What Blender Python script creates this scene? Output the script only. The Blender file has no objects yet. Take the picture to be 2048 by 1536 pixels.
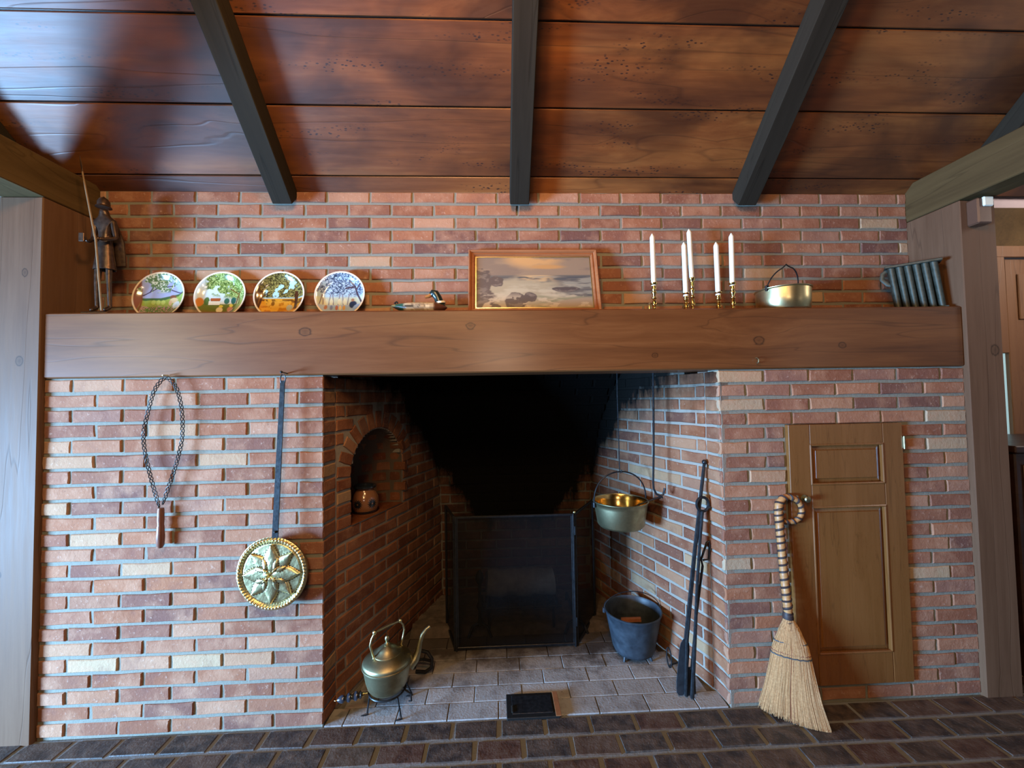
import bpy, math, random
import numpy as np
from mathutils import Vector, Matrix
random.seed(7); rng = np.random.RandomState(5)
S = bpy.context.scene
COL = S.collection
PI = math.pi

# ---------------------------------------------------------------- camera, light, exposure
def rot_cam(yaw, pitch, roll):
    cy, sy, cp, sp, cr, sr = math.cos(yaw), math.sin(yaw), math.cos(pitch), math.sin(pitch), math.cos(roll), math.sin(roll)
    fwd = Vector((sy, cy, 0)); right = Vector((cy, -sy, 0)); up = Vector((0, 0, 1))
    f = fwd*cp + up*sp; u = up*cp - fwd*sp
    r2 = right*cr - u*sr; u2 = u*cr + right*sr
    return Matrix((r2, u2, -f)).transposed()
cam = bpy.data.cameras.new('camera'); cam.sensor_width = 36; cam.lens = 797.13/2048*36
cam.clip_start = .05
camo = bpy.data.objects.new('camera', cam); COL.objects.link(camo)
M4 = rot_cam(.0404, .0345, .0164).to_4x4(); M4.translation = Vector((2.0034, -1.8498, 1.4423))
camo.matrix_world = M4; S.camera = camo
S.view_settings.view_transform = 'Standard'; S.view_settings.look = 'None'
S.view_settings.gamma = 1; S.view_settings.exposure = -0.45; S.view_settings.use_curve_mapping = False
S.cycles.use_denoising = True
S.cycles.max_bounces = 8; S.cycles.diffuse_bounces = 4; S.cycles.glossy_bounces = 4; S.cycles.transparent_max_bounces = 12
S.cycles.sample_clamp_indirect = 6.0; S.cycles.caustics_reflective = False; S.cycles.caustics_refractive = False
W = bpy.data.worlds.new('world'); S.world = W; W.use_nodes = True
bg = W.node_tree.nodes['Background']; bg.inputs[0].default_value = (.55, .75, 1, 1); bg.inputs[1].default_value = .5

def area(name, loc, target, sx, sy, power, col, spread=180):
    l = bpy.data.lights.new(name, 'AREA'); l.shape = 'RECTANGLE'; l.size = sx; l.size_y = sy
    l.energy = power; l.color = col; l.spread = math.radians(spread)
    o = bpy.data.objects.new(name, l); COL.objects.link(o); o.location = loc
    o.rotation_euler = (Vector(target)-Vector(loc)).to_track_quat('-Z', 'Y').to_euler()
    return o
# daylight through the glazed door and window of the room (behind and to the left of the camera), ceiling lamps
area('window_daylight_left', (-3.02, -2.15, .62), (1.5, 0, .25), 1.5, .9, 640, (.29, .58, 1.0), 100)
area('window_daylight_left_far', (-3.02, -4.3, 2.35), (0, -3.4, 2.0), 1.3, 1.2, 42, (.95, .88, .55))
area('window_daylight_right', (6.36, -3.4, 1.8), (2, -2.4, 1.8), 1.0, 1.3, 7, (1.0, .78, .66))
area('window_daylight_rear', (2.1, -5.15, 2.3), (2.1, 0, 2.0), .8, .6, 60, (1.0, .72, .50))
area('ceiling_lamp_warm', (1.7, -2.9, 3.1), (2.2, 0, 2.1), .5, .5, 50, (1.0, .52, .20))
pl = bpy.data.lights.new('hanging_lamp_bulb', 'POINT'); pl.energy = 100; pl.color = (1.0, .52, .21); pl.shadow_soft_size = .12
po = bpy.data.objects.new('hanging_lamp_bulb', pl); COL.objects.link(po); po.location = (1.75, -1.42, 3.05)
area('ceiling_lamp_green_shade', (1.2, -2.3, 2.9), (1.0, 0, 2.0), .35, .35, 12, (.8, 1.0, .55))

# ---------------------------------------------------------------- helpers
class MB:
    def __init__(s): s.v = []; s.f = []; s.c = None
    def add(s, vs, fs, m=None):
        o = len(s.v)
        if m is not None: vs = [m @ Vector(v) for v in vs]
        s.v += [tuple(v) for v in vs]; s.f += [tuple(i+o for i in f) for f in fs]; return s
    def box(s, x0, x1, y0, y1, z0, z1, m=None):
        return s.add([(x0,y0,z0),(x1,y0,z0),(x1,y1,z0),(x0,y1,z0),(x0,y0,z1),(x1,y0,z1),(x1,y1,z1),(x0,y1,z1)],
                     [(0,3,2,1),(4,5,6,7),(0,1,5,4),(1,2,6,5),(2,3,7,6),(3,0,4,7)], m)
    def bevbox(s, x0, x1, y0, y1, z0, z1, b, m=None):
        # chamfered box: every edge cut
        vs = []; X = (x0, x1); Y = (y0, y1); Z = (z0, z1)
        idx = {}
        for i in (0,1):
            for j in (0,1):
                for k in (0,1):
                    sx, sy, sz = (1,-1)[i]*b, (1,-1)[j]*b, (1,-1)[k]*b
                    idx[i,j,k] = len(vs)
                    vs += [(X[i], Y[j]+sy, Z[k]+sz), (X[i]+sx, Y[j], Z[k]+sz), (X[i]+sx, Y[j]+sy, Z[k])]
        I = lambda i,j,k,a: idx[i,j,k]+a
        fs = []
        for i in (0,1): fs.append((I(i,0,0,0),I(i,0,1,0),I(i,1,1,0),I(i,1,0,0)))
        for j in (0,1): fs.append((I(0,j,0,1),I(1,j,0,1),I(1,j,1,1),I(0,j,1,1)))
        for k in (0,1): fs.append((I(0,0,k,2),I(0,1,k,2),I(1,1,k,2),I(1,0,k,2)))
        for j in (0,1):
            for k in (0,1): fs.append((I(0,j,k,1),I(1,j,k,1),I(1,j,k,2),I(0,j,k,2)))
        for i in (0,1):
            for k in (0,1): fs.append((I(i,0,k,0),I(i,1,k,0),I(i,1,k,2),I(i,0,k,2)))
        for i in (0,1):
            for j in (0,1): fs.append((I(i,j,0,0),I(i,j,1,0),I(i,j,1,1),I(i,j,0,1)))
        for i in (0,1):
            for j in (0,1):
                for k in (0,1): fs.append((I(i,j,k,0),I(i,j,k,1),I(i,j,k,2)))
        return s.add(vs, fs, m)
    def tube(s, pts, r, seg=8, closed=False, flat=1.0, cap=True):
        P = [Vector(p) for p in pts]; n = len(P)
        R = r if isinstance(r, (list, tuple)) else [r]*n
        T = []
        for i in range(n):
            if closed: t = P[(i+1) % n]-P[i-1]
            else: t = P[min(i+1, n-1)]-P[max(i-1, 0)]
            T.append(t.normalized() if t.length > 1e-9 else Vector((0,0,1)))
        a = Vector((0,1,0)) if abs(T[0].y) < .9 else Vector((1,0,0))
        N = (a - T[0]*a.dot(T[0])).normalized(); vs = []; fs = []
        for i in range(n):
            N = (N - T[i]*N.dot(T[i])).normalized(); B = T[i].cross(N)
            for k in range(seg):
                q = 2*PI*k/seg
                vs.append(P[i] + N*math.cos(q)*R[i]*flat + B*math.sin(q)*R[i])
        for i in range(n if closed else n-1):
            j = (i+1) % n
            for k in range(seg):
                fs.append((i*seg+k, i*seg+(k+1) % seg, j*seg+(k+1) % seg, j*seg+k))
        if cap and not closed:
            fs.append(tuple(range(seg))[::-1]); fs.append(tuple((n-1)*seg+k for k in range(seg)))
        return s.add(vs, fs)
    def lathe(s, prof, seg=32, m=None, sx=1, sy=1, cap=True):
        vs = []; fs = []; n = len(prof)
        for r, z in prof:
            for k in range(seg):
                q = 2*PI*k/seg; vs.append((r*math.cos(q)*sx, r*math.sin(q)*sy, z))
        for i in range(n-1):
            for k in range(seg): fs.append((i*seg+k, i*seg+(k+1) % seg, (i+1)*seg+(k+1) % seg, (i+1)*seg+k))
        if cap and prof[0][0] > .0012: fs.append(tuple(range(seg))[::-1])
        if cap and prof[-1][0] > .0012: fs.append(tuple((n-1)*seg+k for k in range(seg)))
        return s.add(vs, fs, m)
    def sphere(s, c, r, seg=14, sx=1, sy=1, sz=1):
        pr = [(max(1e-5, math.sin(PI*i/8))*r, -math.cos(PI*i/8)*r*sz) for i in range(9)]
        return s.lathe(pr, seg, Matrix.Translation(c), sx, sy)
    def mesh(s, name, mat=None, smooth=False, ang=40):
        me = bpy.data.meshes.new(name); me.from_pydata(s.v, [], s.f); me.validate(); me.update()
        if mat: me.materials.append(mat)
        if smooth:
            me.polygons.foreach_set('use_smooth', [True]*len(me.polygons))
            try: me.set_sharp_from_angle(angle=math.radians(ang))
            except Exception: pass
        return me
    def obj(s, name, mat, parent=None, smooth=False, loc=None, ang=40):
        o = bpy.data.objects.new(name, s.mesh(name, mat, smooth, ang)); COL.objects.link(o)
        if parent: o.parent = parent
        if loc: o.location = loc
        return o
def tag(o, label=None, cat=None, group=None, kind=None):
    for k, v in (('label', label), ('category', cat), ('group', group), ('kind', kind)):
        if v: o[k] = v
    return o
def empty(name, loc=(0,0,0), rz=0):
    o = bpy.data.objects.new(name, None); COL.objects.link(o); o.location = loc; o.rotation_euler = (0,0,rz)
    o.empty_display_size = .05; return o
def inst(name, me, parent, mw=None):
    o = bpy.data.objects.new(name, me); COL.objects.link(o); o.parent = parent
    if mw is not None: o.matrix_basis = mw
    return o
def fix_normals(o):
    import bmesh
    b = bmesh.new(); b.from_mesh(o.data); bmesh.ops.recalc_face_normals(b, faces=b.faces); b.to_mesh(o.data); b.free(); return o

# ---------------------------------------------------------------- materials
class NT:
    def __init__(s, name):
        s.m = bpy.data.materials.new(name); s.m.use_nodes = True; s.t = s.m.node_tree; s.n = s.t.nodes
        s.b = s.n['Principled BSDF']
    def node(s, typ, ins=None, **kw):
        n = s.n.new(typ)
        for k, v in kw.items(): setattr(n, k, v)
        if ins:
            for k, v in ins.items():
                if hasattr(v, 'is_output') or isinstance(v, bpy.types.NodeSocket): s.t.links.new(v, n.inputs[k])
                else: n.inputs[k].default_value = v
        return n
    def math(s, op, a, b=0.0, clamp=False, c=None):
        i = {0: a, 1: b}
        if c is not None: i[2] = c
        return s.node('ShaderNodeMath', i, operation=op, use_clamp=clamp).outputs[0]
    def ramp(s, fac, stops, interp='LINEAR'):
        n = s.node('ShaderNodeValToRGB', {0: fac}); e = n.color_ramp.elements; n.color_ramp.interpolation = interp
        while len(e) < len(stops): e.new(.5)
        for x, (p, c) in zip(e, stops): x.position = p; x.color = (*c, 1) if len(c) == 3 else c
        return n.outputs[0]
    def mix(s, f, a, b, mode='MIX'):
        n = s.node('ShaderNodeMix', data_type='RGBA', blend_type=mode)
        for k, v in ((0, f), (6, a), (7, b)):
            if isinstance(v, bpy.types.NodeSocket): s.t.links.new(v, n.inputs[k])
            else: n.inputs[k].default_value = v if k == 0 else ((*v, 1) if len(v) == 3 else v)
        return n.outputs[2]
    def noise(s, vec, scale, detail=3, rough=.5, dist=0.0):
        return s.node('ShaderNodeTexNoise', {'Vector': vec, 'Scale': scale, 'Detail': detail, 'Roughness': rough, 'Distortion': dist}).outputs[0]
    def vmath(s, op, a, b):
        return s.node('ShaderNodeVectorMath', {0: a, 1: b}, operation=op).outputs[0]
    def coords(s, kind='Object'): return s.node('ShaderNodeTexCoord').outputs[kind]
    def offset_by_random(s, vec, amp=40.0):
        r = s.node('ShaderNodeObjectInfo').outputs['Random']
        k = s.math('MULTIPLY', r, amp)
        c = s.node('ShaderNodeCombineXYZ', {0: k, 1: s.math('MULTIPLY', k, 1.7), 2: s.math('MULTIPLY', k, .6)}).outputs[0]
        return s.vmath('ADD', vec, c), r
    def set(s, **kw):
        for k, v in kw.items():
            i = s.b.inputs[k.replace('_', ' ')]
            if isinstance(v, bpy.types.NodeSocket): s.t.links.new(v, i)
            else: i.default_value = (*v, 1) if isinstance(v, tuple) and len(v) == 3 else v
        return s
    def bump(s, h, strength=.4, dist=.002, normal=None):
        n = s.node('ShaderNodeBump', {'Height': h, 'Strength': strength, 'Distance': dist})
        s.t.links.new(n.outputs[0], s.b.inputs['Normal']); return s

def brick_colour(t, soot=False, warm=0.0):
    v, r = t.offset_by_random(t.coords('Object'))
    pos = t.node('ShaderNodeNewGeometry').outputs['Position']
    base = t.ramp(r, [(0,(.30,.115,.058)),(.12,(.21,.084,.052)),(.24,(.36,.165,.092)),(.36,(.26,.106,.064)),(.48,(.165,.078,.060)),
                      (.58,(.34,.135,.068)),(.68,(.27,.130,.090)),(.76,(.42,.225,.135)),(.84,(.23,.092,.055)),(.93,(.37,.165,.092)),(.975,(.44,.30,.18)),(1,(.40,.29,.19))])
    n1 = t.noise(v, 9, 4, .6); n2 = t.noise(v, 70, 3, .7)
    c = t.mix(t.ramp(n1, [(.47,(0,0,0)),(.74,(.62,.62,.62))]), base, (.50,.27,.165))
    c = t.mix(t.math('MULTIPLY', t.ramp(n1, [(.22,(1,1,1)),(.42,(0,0,0))]), .6), c, (.17,.075,.060))
    c = t.mix(t.math('MULTIPLY', t.ramp(n2, [(.60,(0,0,0)),(.74,(1,1,1))]), .5), c, (.60,.42,.32))
    c = t.mix(t.math('MULTIPLY', t.ramp(n2, [(.25,(1,1,1)),(.36,(0,0,0))]), .5), c, (.10,.05,.04))
    return c, n2, n1, pos

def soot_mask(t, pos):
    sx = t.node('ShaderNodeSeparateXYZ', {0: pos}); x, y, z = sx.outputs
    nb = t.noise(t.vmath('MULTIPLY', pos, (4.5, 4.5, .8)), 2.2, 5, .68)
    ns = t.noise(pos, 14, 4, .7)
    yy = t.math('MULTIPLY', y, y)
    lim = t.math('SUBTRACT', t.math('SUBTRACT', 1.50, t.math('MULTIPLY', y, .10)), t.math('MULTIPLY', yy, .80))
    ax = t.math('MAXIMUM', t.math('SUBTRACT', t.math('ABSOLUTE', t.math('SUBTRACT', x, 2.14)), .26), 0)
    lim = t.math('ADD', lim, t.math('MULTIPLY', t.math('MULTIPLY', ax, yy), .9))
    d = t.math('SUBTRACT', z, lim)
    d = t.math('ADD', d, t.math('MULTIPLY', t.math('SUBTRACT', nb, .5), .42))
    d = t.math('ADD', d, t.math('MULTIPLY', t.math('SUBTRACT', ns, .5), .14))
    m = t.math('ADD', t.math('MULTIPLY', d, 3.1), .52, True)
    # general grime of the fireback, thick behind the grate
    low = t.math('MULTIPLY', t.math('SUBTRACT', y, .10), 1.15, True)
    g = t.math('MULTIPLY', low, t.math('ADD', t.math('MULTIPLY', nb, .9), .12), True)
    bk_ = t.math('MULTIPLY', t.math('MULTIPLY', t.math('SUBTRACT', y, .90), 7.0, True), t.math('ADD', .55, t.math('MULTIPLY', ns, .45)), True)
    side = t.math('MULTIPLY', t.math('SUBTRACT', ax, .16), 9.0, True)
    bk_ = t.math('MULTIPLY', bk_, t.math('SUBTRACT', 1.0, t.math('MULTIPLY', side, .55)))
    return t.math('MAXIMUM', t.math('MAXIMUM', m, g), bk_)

def mat_brick(name, soot=False, tint=None):
    t = NT(name); c, n2, n1, pos = brick_colour(t)
    if tint: c = t.mix(tint[0], c, tint[1], 'MULTIPLY')
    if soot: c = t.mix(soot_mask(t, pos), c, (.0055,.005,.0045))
    t.set(Base_Color=c, Roughness=.88, Specular_IOR_Level=(.03 if soot else .15)); t.bump(t.math('ADD', n2, t.math('MULTIPLY', n1, 2.0)), .85, .0024); return t.m
def mat_mortar(name, col=(.40,.38,.33), soot=False, grime=False):
    t = NT(name); p = t.node('ShaderNodeNewGeometry').outputs['Position']
    n = t.noise(p, 60, 4, .7); n2 = t.noise(p, 3, 2)
    c = t.mix(t.math('MULTIPLY', n, .7), col, tuple(k*.62 for k in col)); c = t.mix(t.math('MULTIPLY', n2, .5), c, tuple(k*.8 for k in col))
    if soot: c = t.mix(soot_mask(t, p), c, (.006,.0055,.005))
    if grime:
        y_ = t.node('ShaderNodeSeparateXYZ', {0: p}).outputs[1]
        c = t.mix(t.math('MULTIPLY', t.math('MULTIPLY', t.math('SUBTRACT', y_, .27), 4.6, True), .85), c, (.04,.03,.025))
    t.set(Base_Color=c, Roughness=.92, Specular_IOR_Level=.04); t.bump(n, .7, .003); return t.m

def mat_wood(name, dark, mid, light, axis=0, scale=1.0, rough=.42, knots=True, knot_col=None, blotch=0.0, spec=.5, per_obj=False, coat=0.0, fleck=0.0, bump=.25, crough=.25, spots=(), linek=.35):
    """grain runs along the given axis of object space"""
    t = NT(name); co = t.coords('Object')
    if per_obj: co, _r = t.offset_by_random(co, 23.0)
    st = [9.0*scale]*3; st[axis] = .55*scale
    nk = t.node('ShaderNodeTexVoronoi', {'Vector': t.vmath('MULTIPLY', co, tuple((1.6 if i == axis else 4.0)*scale for i in range(3))), 'Scale': 1.0, 'Randomness': 1.0})
    kd = nk.outputs['Distance']
    warp = t.math('MULTIPLY', t.math('SUBTRACT', .35, kd, True), .9)
    wc = t.node('ShaderNodeCombineXYZ', {0: warp, 1: warp, 2: warp}).outputs[0]
    v = t.vmath('ADD', t.vmath('MULTIPLY', co, tuple(st)), wc)
    big = t.noise(v, .8, 5, .6, .7); fine = t.noise(t.vmath('MULTIPLY', v, (3.2, 3.2, 3.2)), 2.2, 5, .7)
    f = t.math('ADD', t.math('MULTIPLY', big, .72), t.math('MULTIPLY', fine, .32))
    c = t.ramp(f, [(.28, dark), (.50, mid), (.74, light)])
    if blotch:
        b = t.noise(t.vmath('MULTIPLY', co, tuple((1.0 if i == axis else 2.3) for i in range(3))), 1.5, 4, .55, .5)
        c = t.mix(t.math('MULTIPLY', t.ramp(b, [(.40, (1,1,1)), (.62, (0,0,0))]), blotch), c, tuple(k*.45 for k in dark))
    if knots:
        k = t.ramp(kd, [(.035, (1,1,1)), (.085, (0,0,0))])
        ring = t.ramp(kd, [(.05,(0,0,0)), (.07,(1,1,1)), (.10,(0,0,0))])
        kc = knot_col or tuple(q*.35 for q in dark)
        c = t.mix(t.math('MULTIPLY', k, .8), c, kc); c = t.mix(t.math('MULTIPLY', ring, .45), c, tuple(q*.3 for q in dark))
    if fleck:
        st2 = [105.0]*3; st2[axis] = 40.0
        vf = t.node('ShaderNodeTexVoronoi', {'Vector': t.vmath('MULTIPLY', co, tuple(st2)), 'Scale': 1.0})
        zone = t.ramp(t.noise(t.vmath('MULTIPLY', co, tuple((1.5 if i == axis else 9.0) for i in range(3))), 1.3, 2), [(.54,(0,0,0)),(.63,(1,1,1))])
        fl = t.math('MULTIPLY', t.ramp(vf.outputs['Distance'], [(.20,(1,1,1)),(.32,(0,0,0))]), zone)
        c = t.mix(t.math('MULTIPLY', fl, fleck), c, (.025,.010,.008))
    cr = t.noise(t.vmath('MULTIPLY', v, (.5,.5,.5)), 3.0, 2, .4)
    line = t.ramp(cr, [(.488,(0,0,0)),(.497,(1,1,1)),(.506,(0,0,0))])
    c = t.mix(t.math('MULTIPLY', line, linek), c, tuple(q*.35 for q in dark))
    for (p_, r_) in spots:                      # the knots one can point to on this timber
        sc_ = [1.0]*3; sc_[axis] = .72; sc_[1] = 0.0
        dv = t.vmath('MULTIPLY', t.vmath('SUBTRACT', co, tuple(p_)), tuple(sc_))
        dl = t.node('ShaderNodeVectorMath', {0: dv}, operation='LENGTH').outputs['Value']
        dl = t.math('ADD', dl, t.math('MULTIPLY', t.math('SUBTRACT', fine, .5), r_*.9))
        q_ = t.math('DIVIDE', dl, r_)
        c = t.mix(t.math('MULTIPLY', t.ramp(q_, [(.0,(.6,.6,.6)),(.55,(.25,.25,.25)),(.72,(1,1,1)),(.86,(.15,.15,.15)),(1.0,(0,0,0))]), .8), c, tuple(k*.28 for k in dark))
    t.set(Base_Color=c, Roughness=t.math('ADD', t.math('MULTIPLY', fine, .22), rough-.1), Specular_IOR_Level=spec, Coat_Weight=coat, Coat_Roughness=crough)
    t.bump(t.math('SUBTRACT', f, t.math('MULTIPLY', line, .5)), bump, .003); return t.m

def mat_plain(name, col, rough=.5, metal=0.0, spec=.5, var=.25, scale=30, bump=.15, coat=0.0, col2=None):
    t = NT(name); co = t.coords('Object'); n = t.noise(co, scale, 4, .6)
    c = t.mix(t.ramp(n, [(.3,(0,0,0)),(.7,(1,1,1))]), col, col2 or tuple(k*(1-var) for k in col))
    t.set(Base_Color=c, Roughness=t.math('ADD', t.math('MULTIPLY', n, .2), rough-.1), Metallic=metal, Specular_IOR_Level=spec, Coat_Weight=coat)
    t.bump(n, bump, .002); return t.m
def mat_vcol(name, rough=.35, coat=0.0, metal=0.0, bump=0):
    t = NT(name); a = t.node('ShaderNodeVertexColor', layer_name='paint')
    t.set(Base_Color=a.outputs[0], Roughness=rough, Coat_Weight=coat, Coat_Roughness=.06, Metallic=metal)
    if bump: t.bump(t.noise(t.coords('Object'), 500, 2), bump, .001)
    return t.m

M = {}
M['brick'] = mat_brick('room_brick')
M['brick_fire'] = mat_brick('firebox_brick', True, (.8, (.72,.66,.60)))
M['brick_niche'] = mat_brick('niche_brick', True, (1.0, (.62,.52,.45)))  # firebox brick tinted darker, the shade inside the niche put into its colour
M['mortar'] = mat_mortar('room_mortar', (.27,.262,.215))
M['mortar_fire'] = mat_mortar('firebox_mortar', (.34,.30,.25), True)
M['mortar_niche'] = mat_mortar('niche_mortar', (.15,.105,.075), True)  # firebox mortar darkened the same way for the shaded recess
M['mortar_floor'] = mat_mortar('floor_mortar', (.24,.25,.25))
M['mortar_hearth'] = mat_mortar('hearth_mortar', (.20,.19,.18), grime=True)
M['post'] = mat_wood(spots=[((-.084,0,1.639),.020),((-.069,0,2.031),.018),((-.15,0,.716),.018),((4.42,0,1.635),.026)], name='post_wood', dark=(.090,.042,.021), mid=(.140,.071,.038), light=(.185,.100,.056), axis=2, scale=.8, rough=.6, bump=.35, spec=.2)
M['mantel'] = mat_wood(spots=[((1.139,0,1.757),.026),((1.89,0,1.777),.020),((2.753,0,1.63),.014),((3.258,0,1.695),.026),((3.668,0,1.669),.020)], linek=.42, name='mantel_wood', dark=(.068,.021,.006), mid=(.140,.046,.012), light=(.215,.080,.023), axis=0, scale=.8, rough=.5, coat=.75, bump=.12, crough=.24, spec=.2)
M['girder'] = mat_wood('girder_wood', (.058,.034,.013), (.095,.058,.023), (.135,.085,.036), axis=1, scale=.8, rough=.65, spec=.15)
M['rafter'] = mat_wood('rafter_wood', (.017,.014,.009), (.026,.021,.015), (.036,.030,.021), axis=1, rough=.8, knots=False, spec=.08)
M['plank'] = mat_wood('ceiling_plank_wood', (.070,.020,.008), (.190,.058,.014), (.36,.135,.032), axis=0, scale=.55, rough=.42, blotch=.75, per_obj=True, fleck=.95, coat=.28, crough=.5, bump=.4)
M['door'] = mat_wood('cupboard_door_wood', (.155,.058,.014), (.195,.077,.020), (.235,.097,.029), axis=2, scale=1.6, rough=.28, knots=False, coat=.5, bump=.08)
M['door_dark'] = mat_wood('side_room_door_wood', (.17,.075,.030), (.22,.105,.045), (.27,.135,.062), axis=2, rough=.4, knots=False)
M['darkwood'] = mat_wood('dark_case_wood', (.018,.008,.006), (.035,.014,.010), (.06,.025,.017), axis=0, rough=.35, knots=False)
M['iron'] = mat_plain('black_iron', (.012,.014,.017), .40, .5, var=.5, scale=60, bump=.3, col2=(.028,.031,.036))
M['iron_dull'] = mat_plain('sooty_iron', (.014,.014,.014), .62, .4, var=.4, scale=60, bump=.3)
M['bucket'] = mat_plain('grey_enamel_iron', (.016,.022,.030), .45, .15, scale=22, bump=.25, col2=(.040,.054,.070))
M['brass'] = mat_plain('polished_brass', (.78,.55,.20), .20, 1.0, scale=25, bump=.05, col2=(.62,.42,.15))
M['brass_pale'] = mat_plain('pale_brass', (.78,.69,.38), .34, 1.0, scale=30, bump=.1, col2=(.62,.52,.28))
M['brass_old'] = mat_plain('tarnished_brass', (.46,.43,.26), .42, 1.0, scale=26, bump=.18, col2=(.30,.27,.16))
M['pewter'] = mat_plain('tarnished_tin', (.038,.044,.032), .5, .45, scale=60, bump=.3, col2=(.075,.08,.062))
M['candle'] = mat_plain('white_wax', (.86,.84,.74), .4, var=.03, bump=0)
M['bronze'] = mat_plain('dark_bronze', (.050,.030,.022), .34, .6, scale=60, bump=.3, col2=(.11,.065,.045))
M['lance'] = mat_plain('lance_wood', (.30,.19,.10), .45)
M['white_plastic'] = mat_plain('white_lens', (.85,.88,.76), .35, var=.03)
M['brown_plastic'] = mat_plain('brown_casing', (.12,.058,.035), .4, var=.1)
M['plaster'] = mat_plain('warm_wall_plaster', (.20,.165,.13), .9, var=.08, scale=5)
M['trimwhite'] = mat_plain('pale_trim_paint', (.62,.50,.50), .6, var=.05)
M['ash'] = mat_plain('fireplace_ash', (.055,.042,.034), .95, scale=25, bump=1.0, col2=(.11,.085,.07))
M['ceramic'] = mat_plain('glazed_terracotta', (.24,.11,.055), .2, var=.2, coat=.6)
M['jar_dark'] = mat_plain('dark_blue_glaze', (.012,.018,.028), .15, var=.2, coat=.6)
M['log'] = mat_plain('grey_log_bark', (.10,.088,.072), .9, scale=22, bump=.9, col2=(.19,.17,.145))
M['wire'] = mat_plain('black_wire', (.020,.016,.014), .45, .5)
M['handle_wood'] = mat_wood('brown_handle_wood', (.10,.035,.02), (.17,.065,.04), (.24,.10,.06), axis=2, scale=3, rough=.35, knots=False)
M['blue_paint'] = mat_plain('black_painted_handle', (.035,.040,.055), .25, coat=.7, var=.2)
M['hole'] = mat_plain('punched_dark', (.01,.009,.006), .9, bump=0)
M['bristle'] = mat_plain('broom_corn', (.70,.46,.24), .7, scale=140, col2=(.52,.29,.13))
M['bristle_red'] = mat_plain('reddish_broom_corn', (.30,.10,.05), .7)
M['bind'] = mat_plain('dark_twine', (.040,.022,.020), .6)
M['raffia'] = mat_plain('orange_raffia', (.50,.25,.09), .5, scale=60, col2=(.36,.15,.05))
M['twine_blue'] = mat_plain('blue_grey_stitching', (.07,.085,.10), .6)
M['frame_wood'] = mat_wood('picture_frame_wood', (.20,.065,.025), (.30,.105,.04), (.38,.15,.06), axis=0, scale=2, rough=.3, knots=False)
M['glasswin'] = mat_plain('sky_behind_glass', (.35,.55,.60), .2)
_e = M['glasswin'].node_tree.nodes['Principled BSDF']; _e.inputs['Emission Color'].default_value = (.45,.72,.80,1); _e.inputs['Emission Strength'].default_value = .75
M['orange_edge'] = mat_plain('rust_orange_edge', (.30,.12,.045), .6)
M['kindling'] = mat_plain('kindling_wood', (.36,.13,.06), .7)
M['vcol'] = mat_vcol('painted_print', .5)
M['plate'] = mat_vcol('glazed_plate_print', .18, .9)
M['duck'] = mat_vcol('painted_decoy', .35)
t = NT('fire_screen_mesh')
tr = t.node('ShaderNodeBsdfTransparent'); mx = t.node('ShaderNodeMixShader', {0: .66})
t.set(Base_Color=(.0035,.004,.005), Roughness=.6, Specular_IOR_Level=.2)
t.t.links.new(tr.outputs[0], mx.inputs[1]); t.t.links.new(t.b.outputs[0], mx.inputs[2])
t.t.links.new(mx.outputs[0], t.n['Material Output'].inputs['Surface']); M['mesh'] = t.m

def mat_paver():
    t = NT('floor_paver'); v, r = t.offset_by_random(t.coords('Object'))
    base = t.ramp(r, [(0,(.036,.028,.026)),(.3,(.048,.036,.032)),(.55,(.029,.026,.026)),(.75,(.053,.040,.031)),(.9,(.078,.036,.024)),(1,(.064,.051,.036))])
    n = t.noise(v, 18, 5, .65); n2 = t.noise(v, 120, 2)
    c = t.mix(t.ramp(n, [(.42,(0,0,0)),(.75,(1,1,1))]), base, (.13,.092,.070))
    c = t.mix(t.ramp(n, [(.25,(1,1,1)),(.45,(0,0,0))]), c, (.022,.018,.018))
    c = t.mix(t.math('MULTIPLY', t.ramp(n2, [(.70,(0,0,0)),(.76,(1,1,1))]), .5), c, (.3,.27,.24))
    t.set(Base_Color=c, Roughness=t.math('ADD', t.math('MULTIPLY', n, .35), .42), Specular_IOR_Level=.4); t.bump(t.math('ADD', n, t.math('MULTIPLY', n2, .4)), .7, .004); return t.m
M['paver'] = mat_paver()
def mat_hearth():
    t = NT('hearth_tile'); v, r = t.offset_by_random(t.coords('Object')); pos = t.node('ShaderNodeNewGeometry').outputs['Position']
    base = t.ramp(r, [(0,(.36,.35,.34)),(.4,(.31,.315,.32)),(.7,(.41,.39,.37)),(1,(.29,.285,.28))])
    n = t.noise(pos, 7, 5, .65); n2 = t.noise(v, 90, 3)
    c = t.mix(t.math('MULTIPLY', t.ramp(n, [(.48,(0,0,0)),(.66,(1,1,1))]), .6), base, (.12,.10,.09))
    c = t.mix(t.math('MULTIPLY', t.ramp(n2, [(.66,(0,0,0)),(.72,(1,1,1))]), .7), c, (.05,.04,.04))
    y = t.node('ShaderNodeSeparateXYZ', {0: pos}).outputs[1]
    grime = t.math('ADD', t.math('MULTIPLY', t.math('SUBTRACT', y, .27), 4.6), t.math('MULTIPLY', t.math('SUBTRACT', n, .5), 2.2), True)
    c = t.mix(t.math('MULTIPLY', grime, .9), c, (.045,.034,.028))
    t.set(Base_Color=c, Roughness=.7, Specular_IOR_Level=.3); t.bump(t.math('ADD', n2, n), .4, .003); return t.m
M['hearth'] = mat_hearth()

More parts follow.
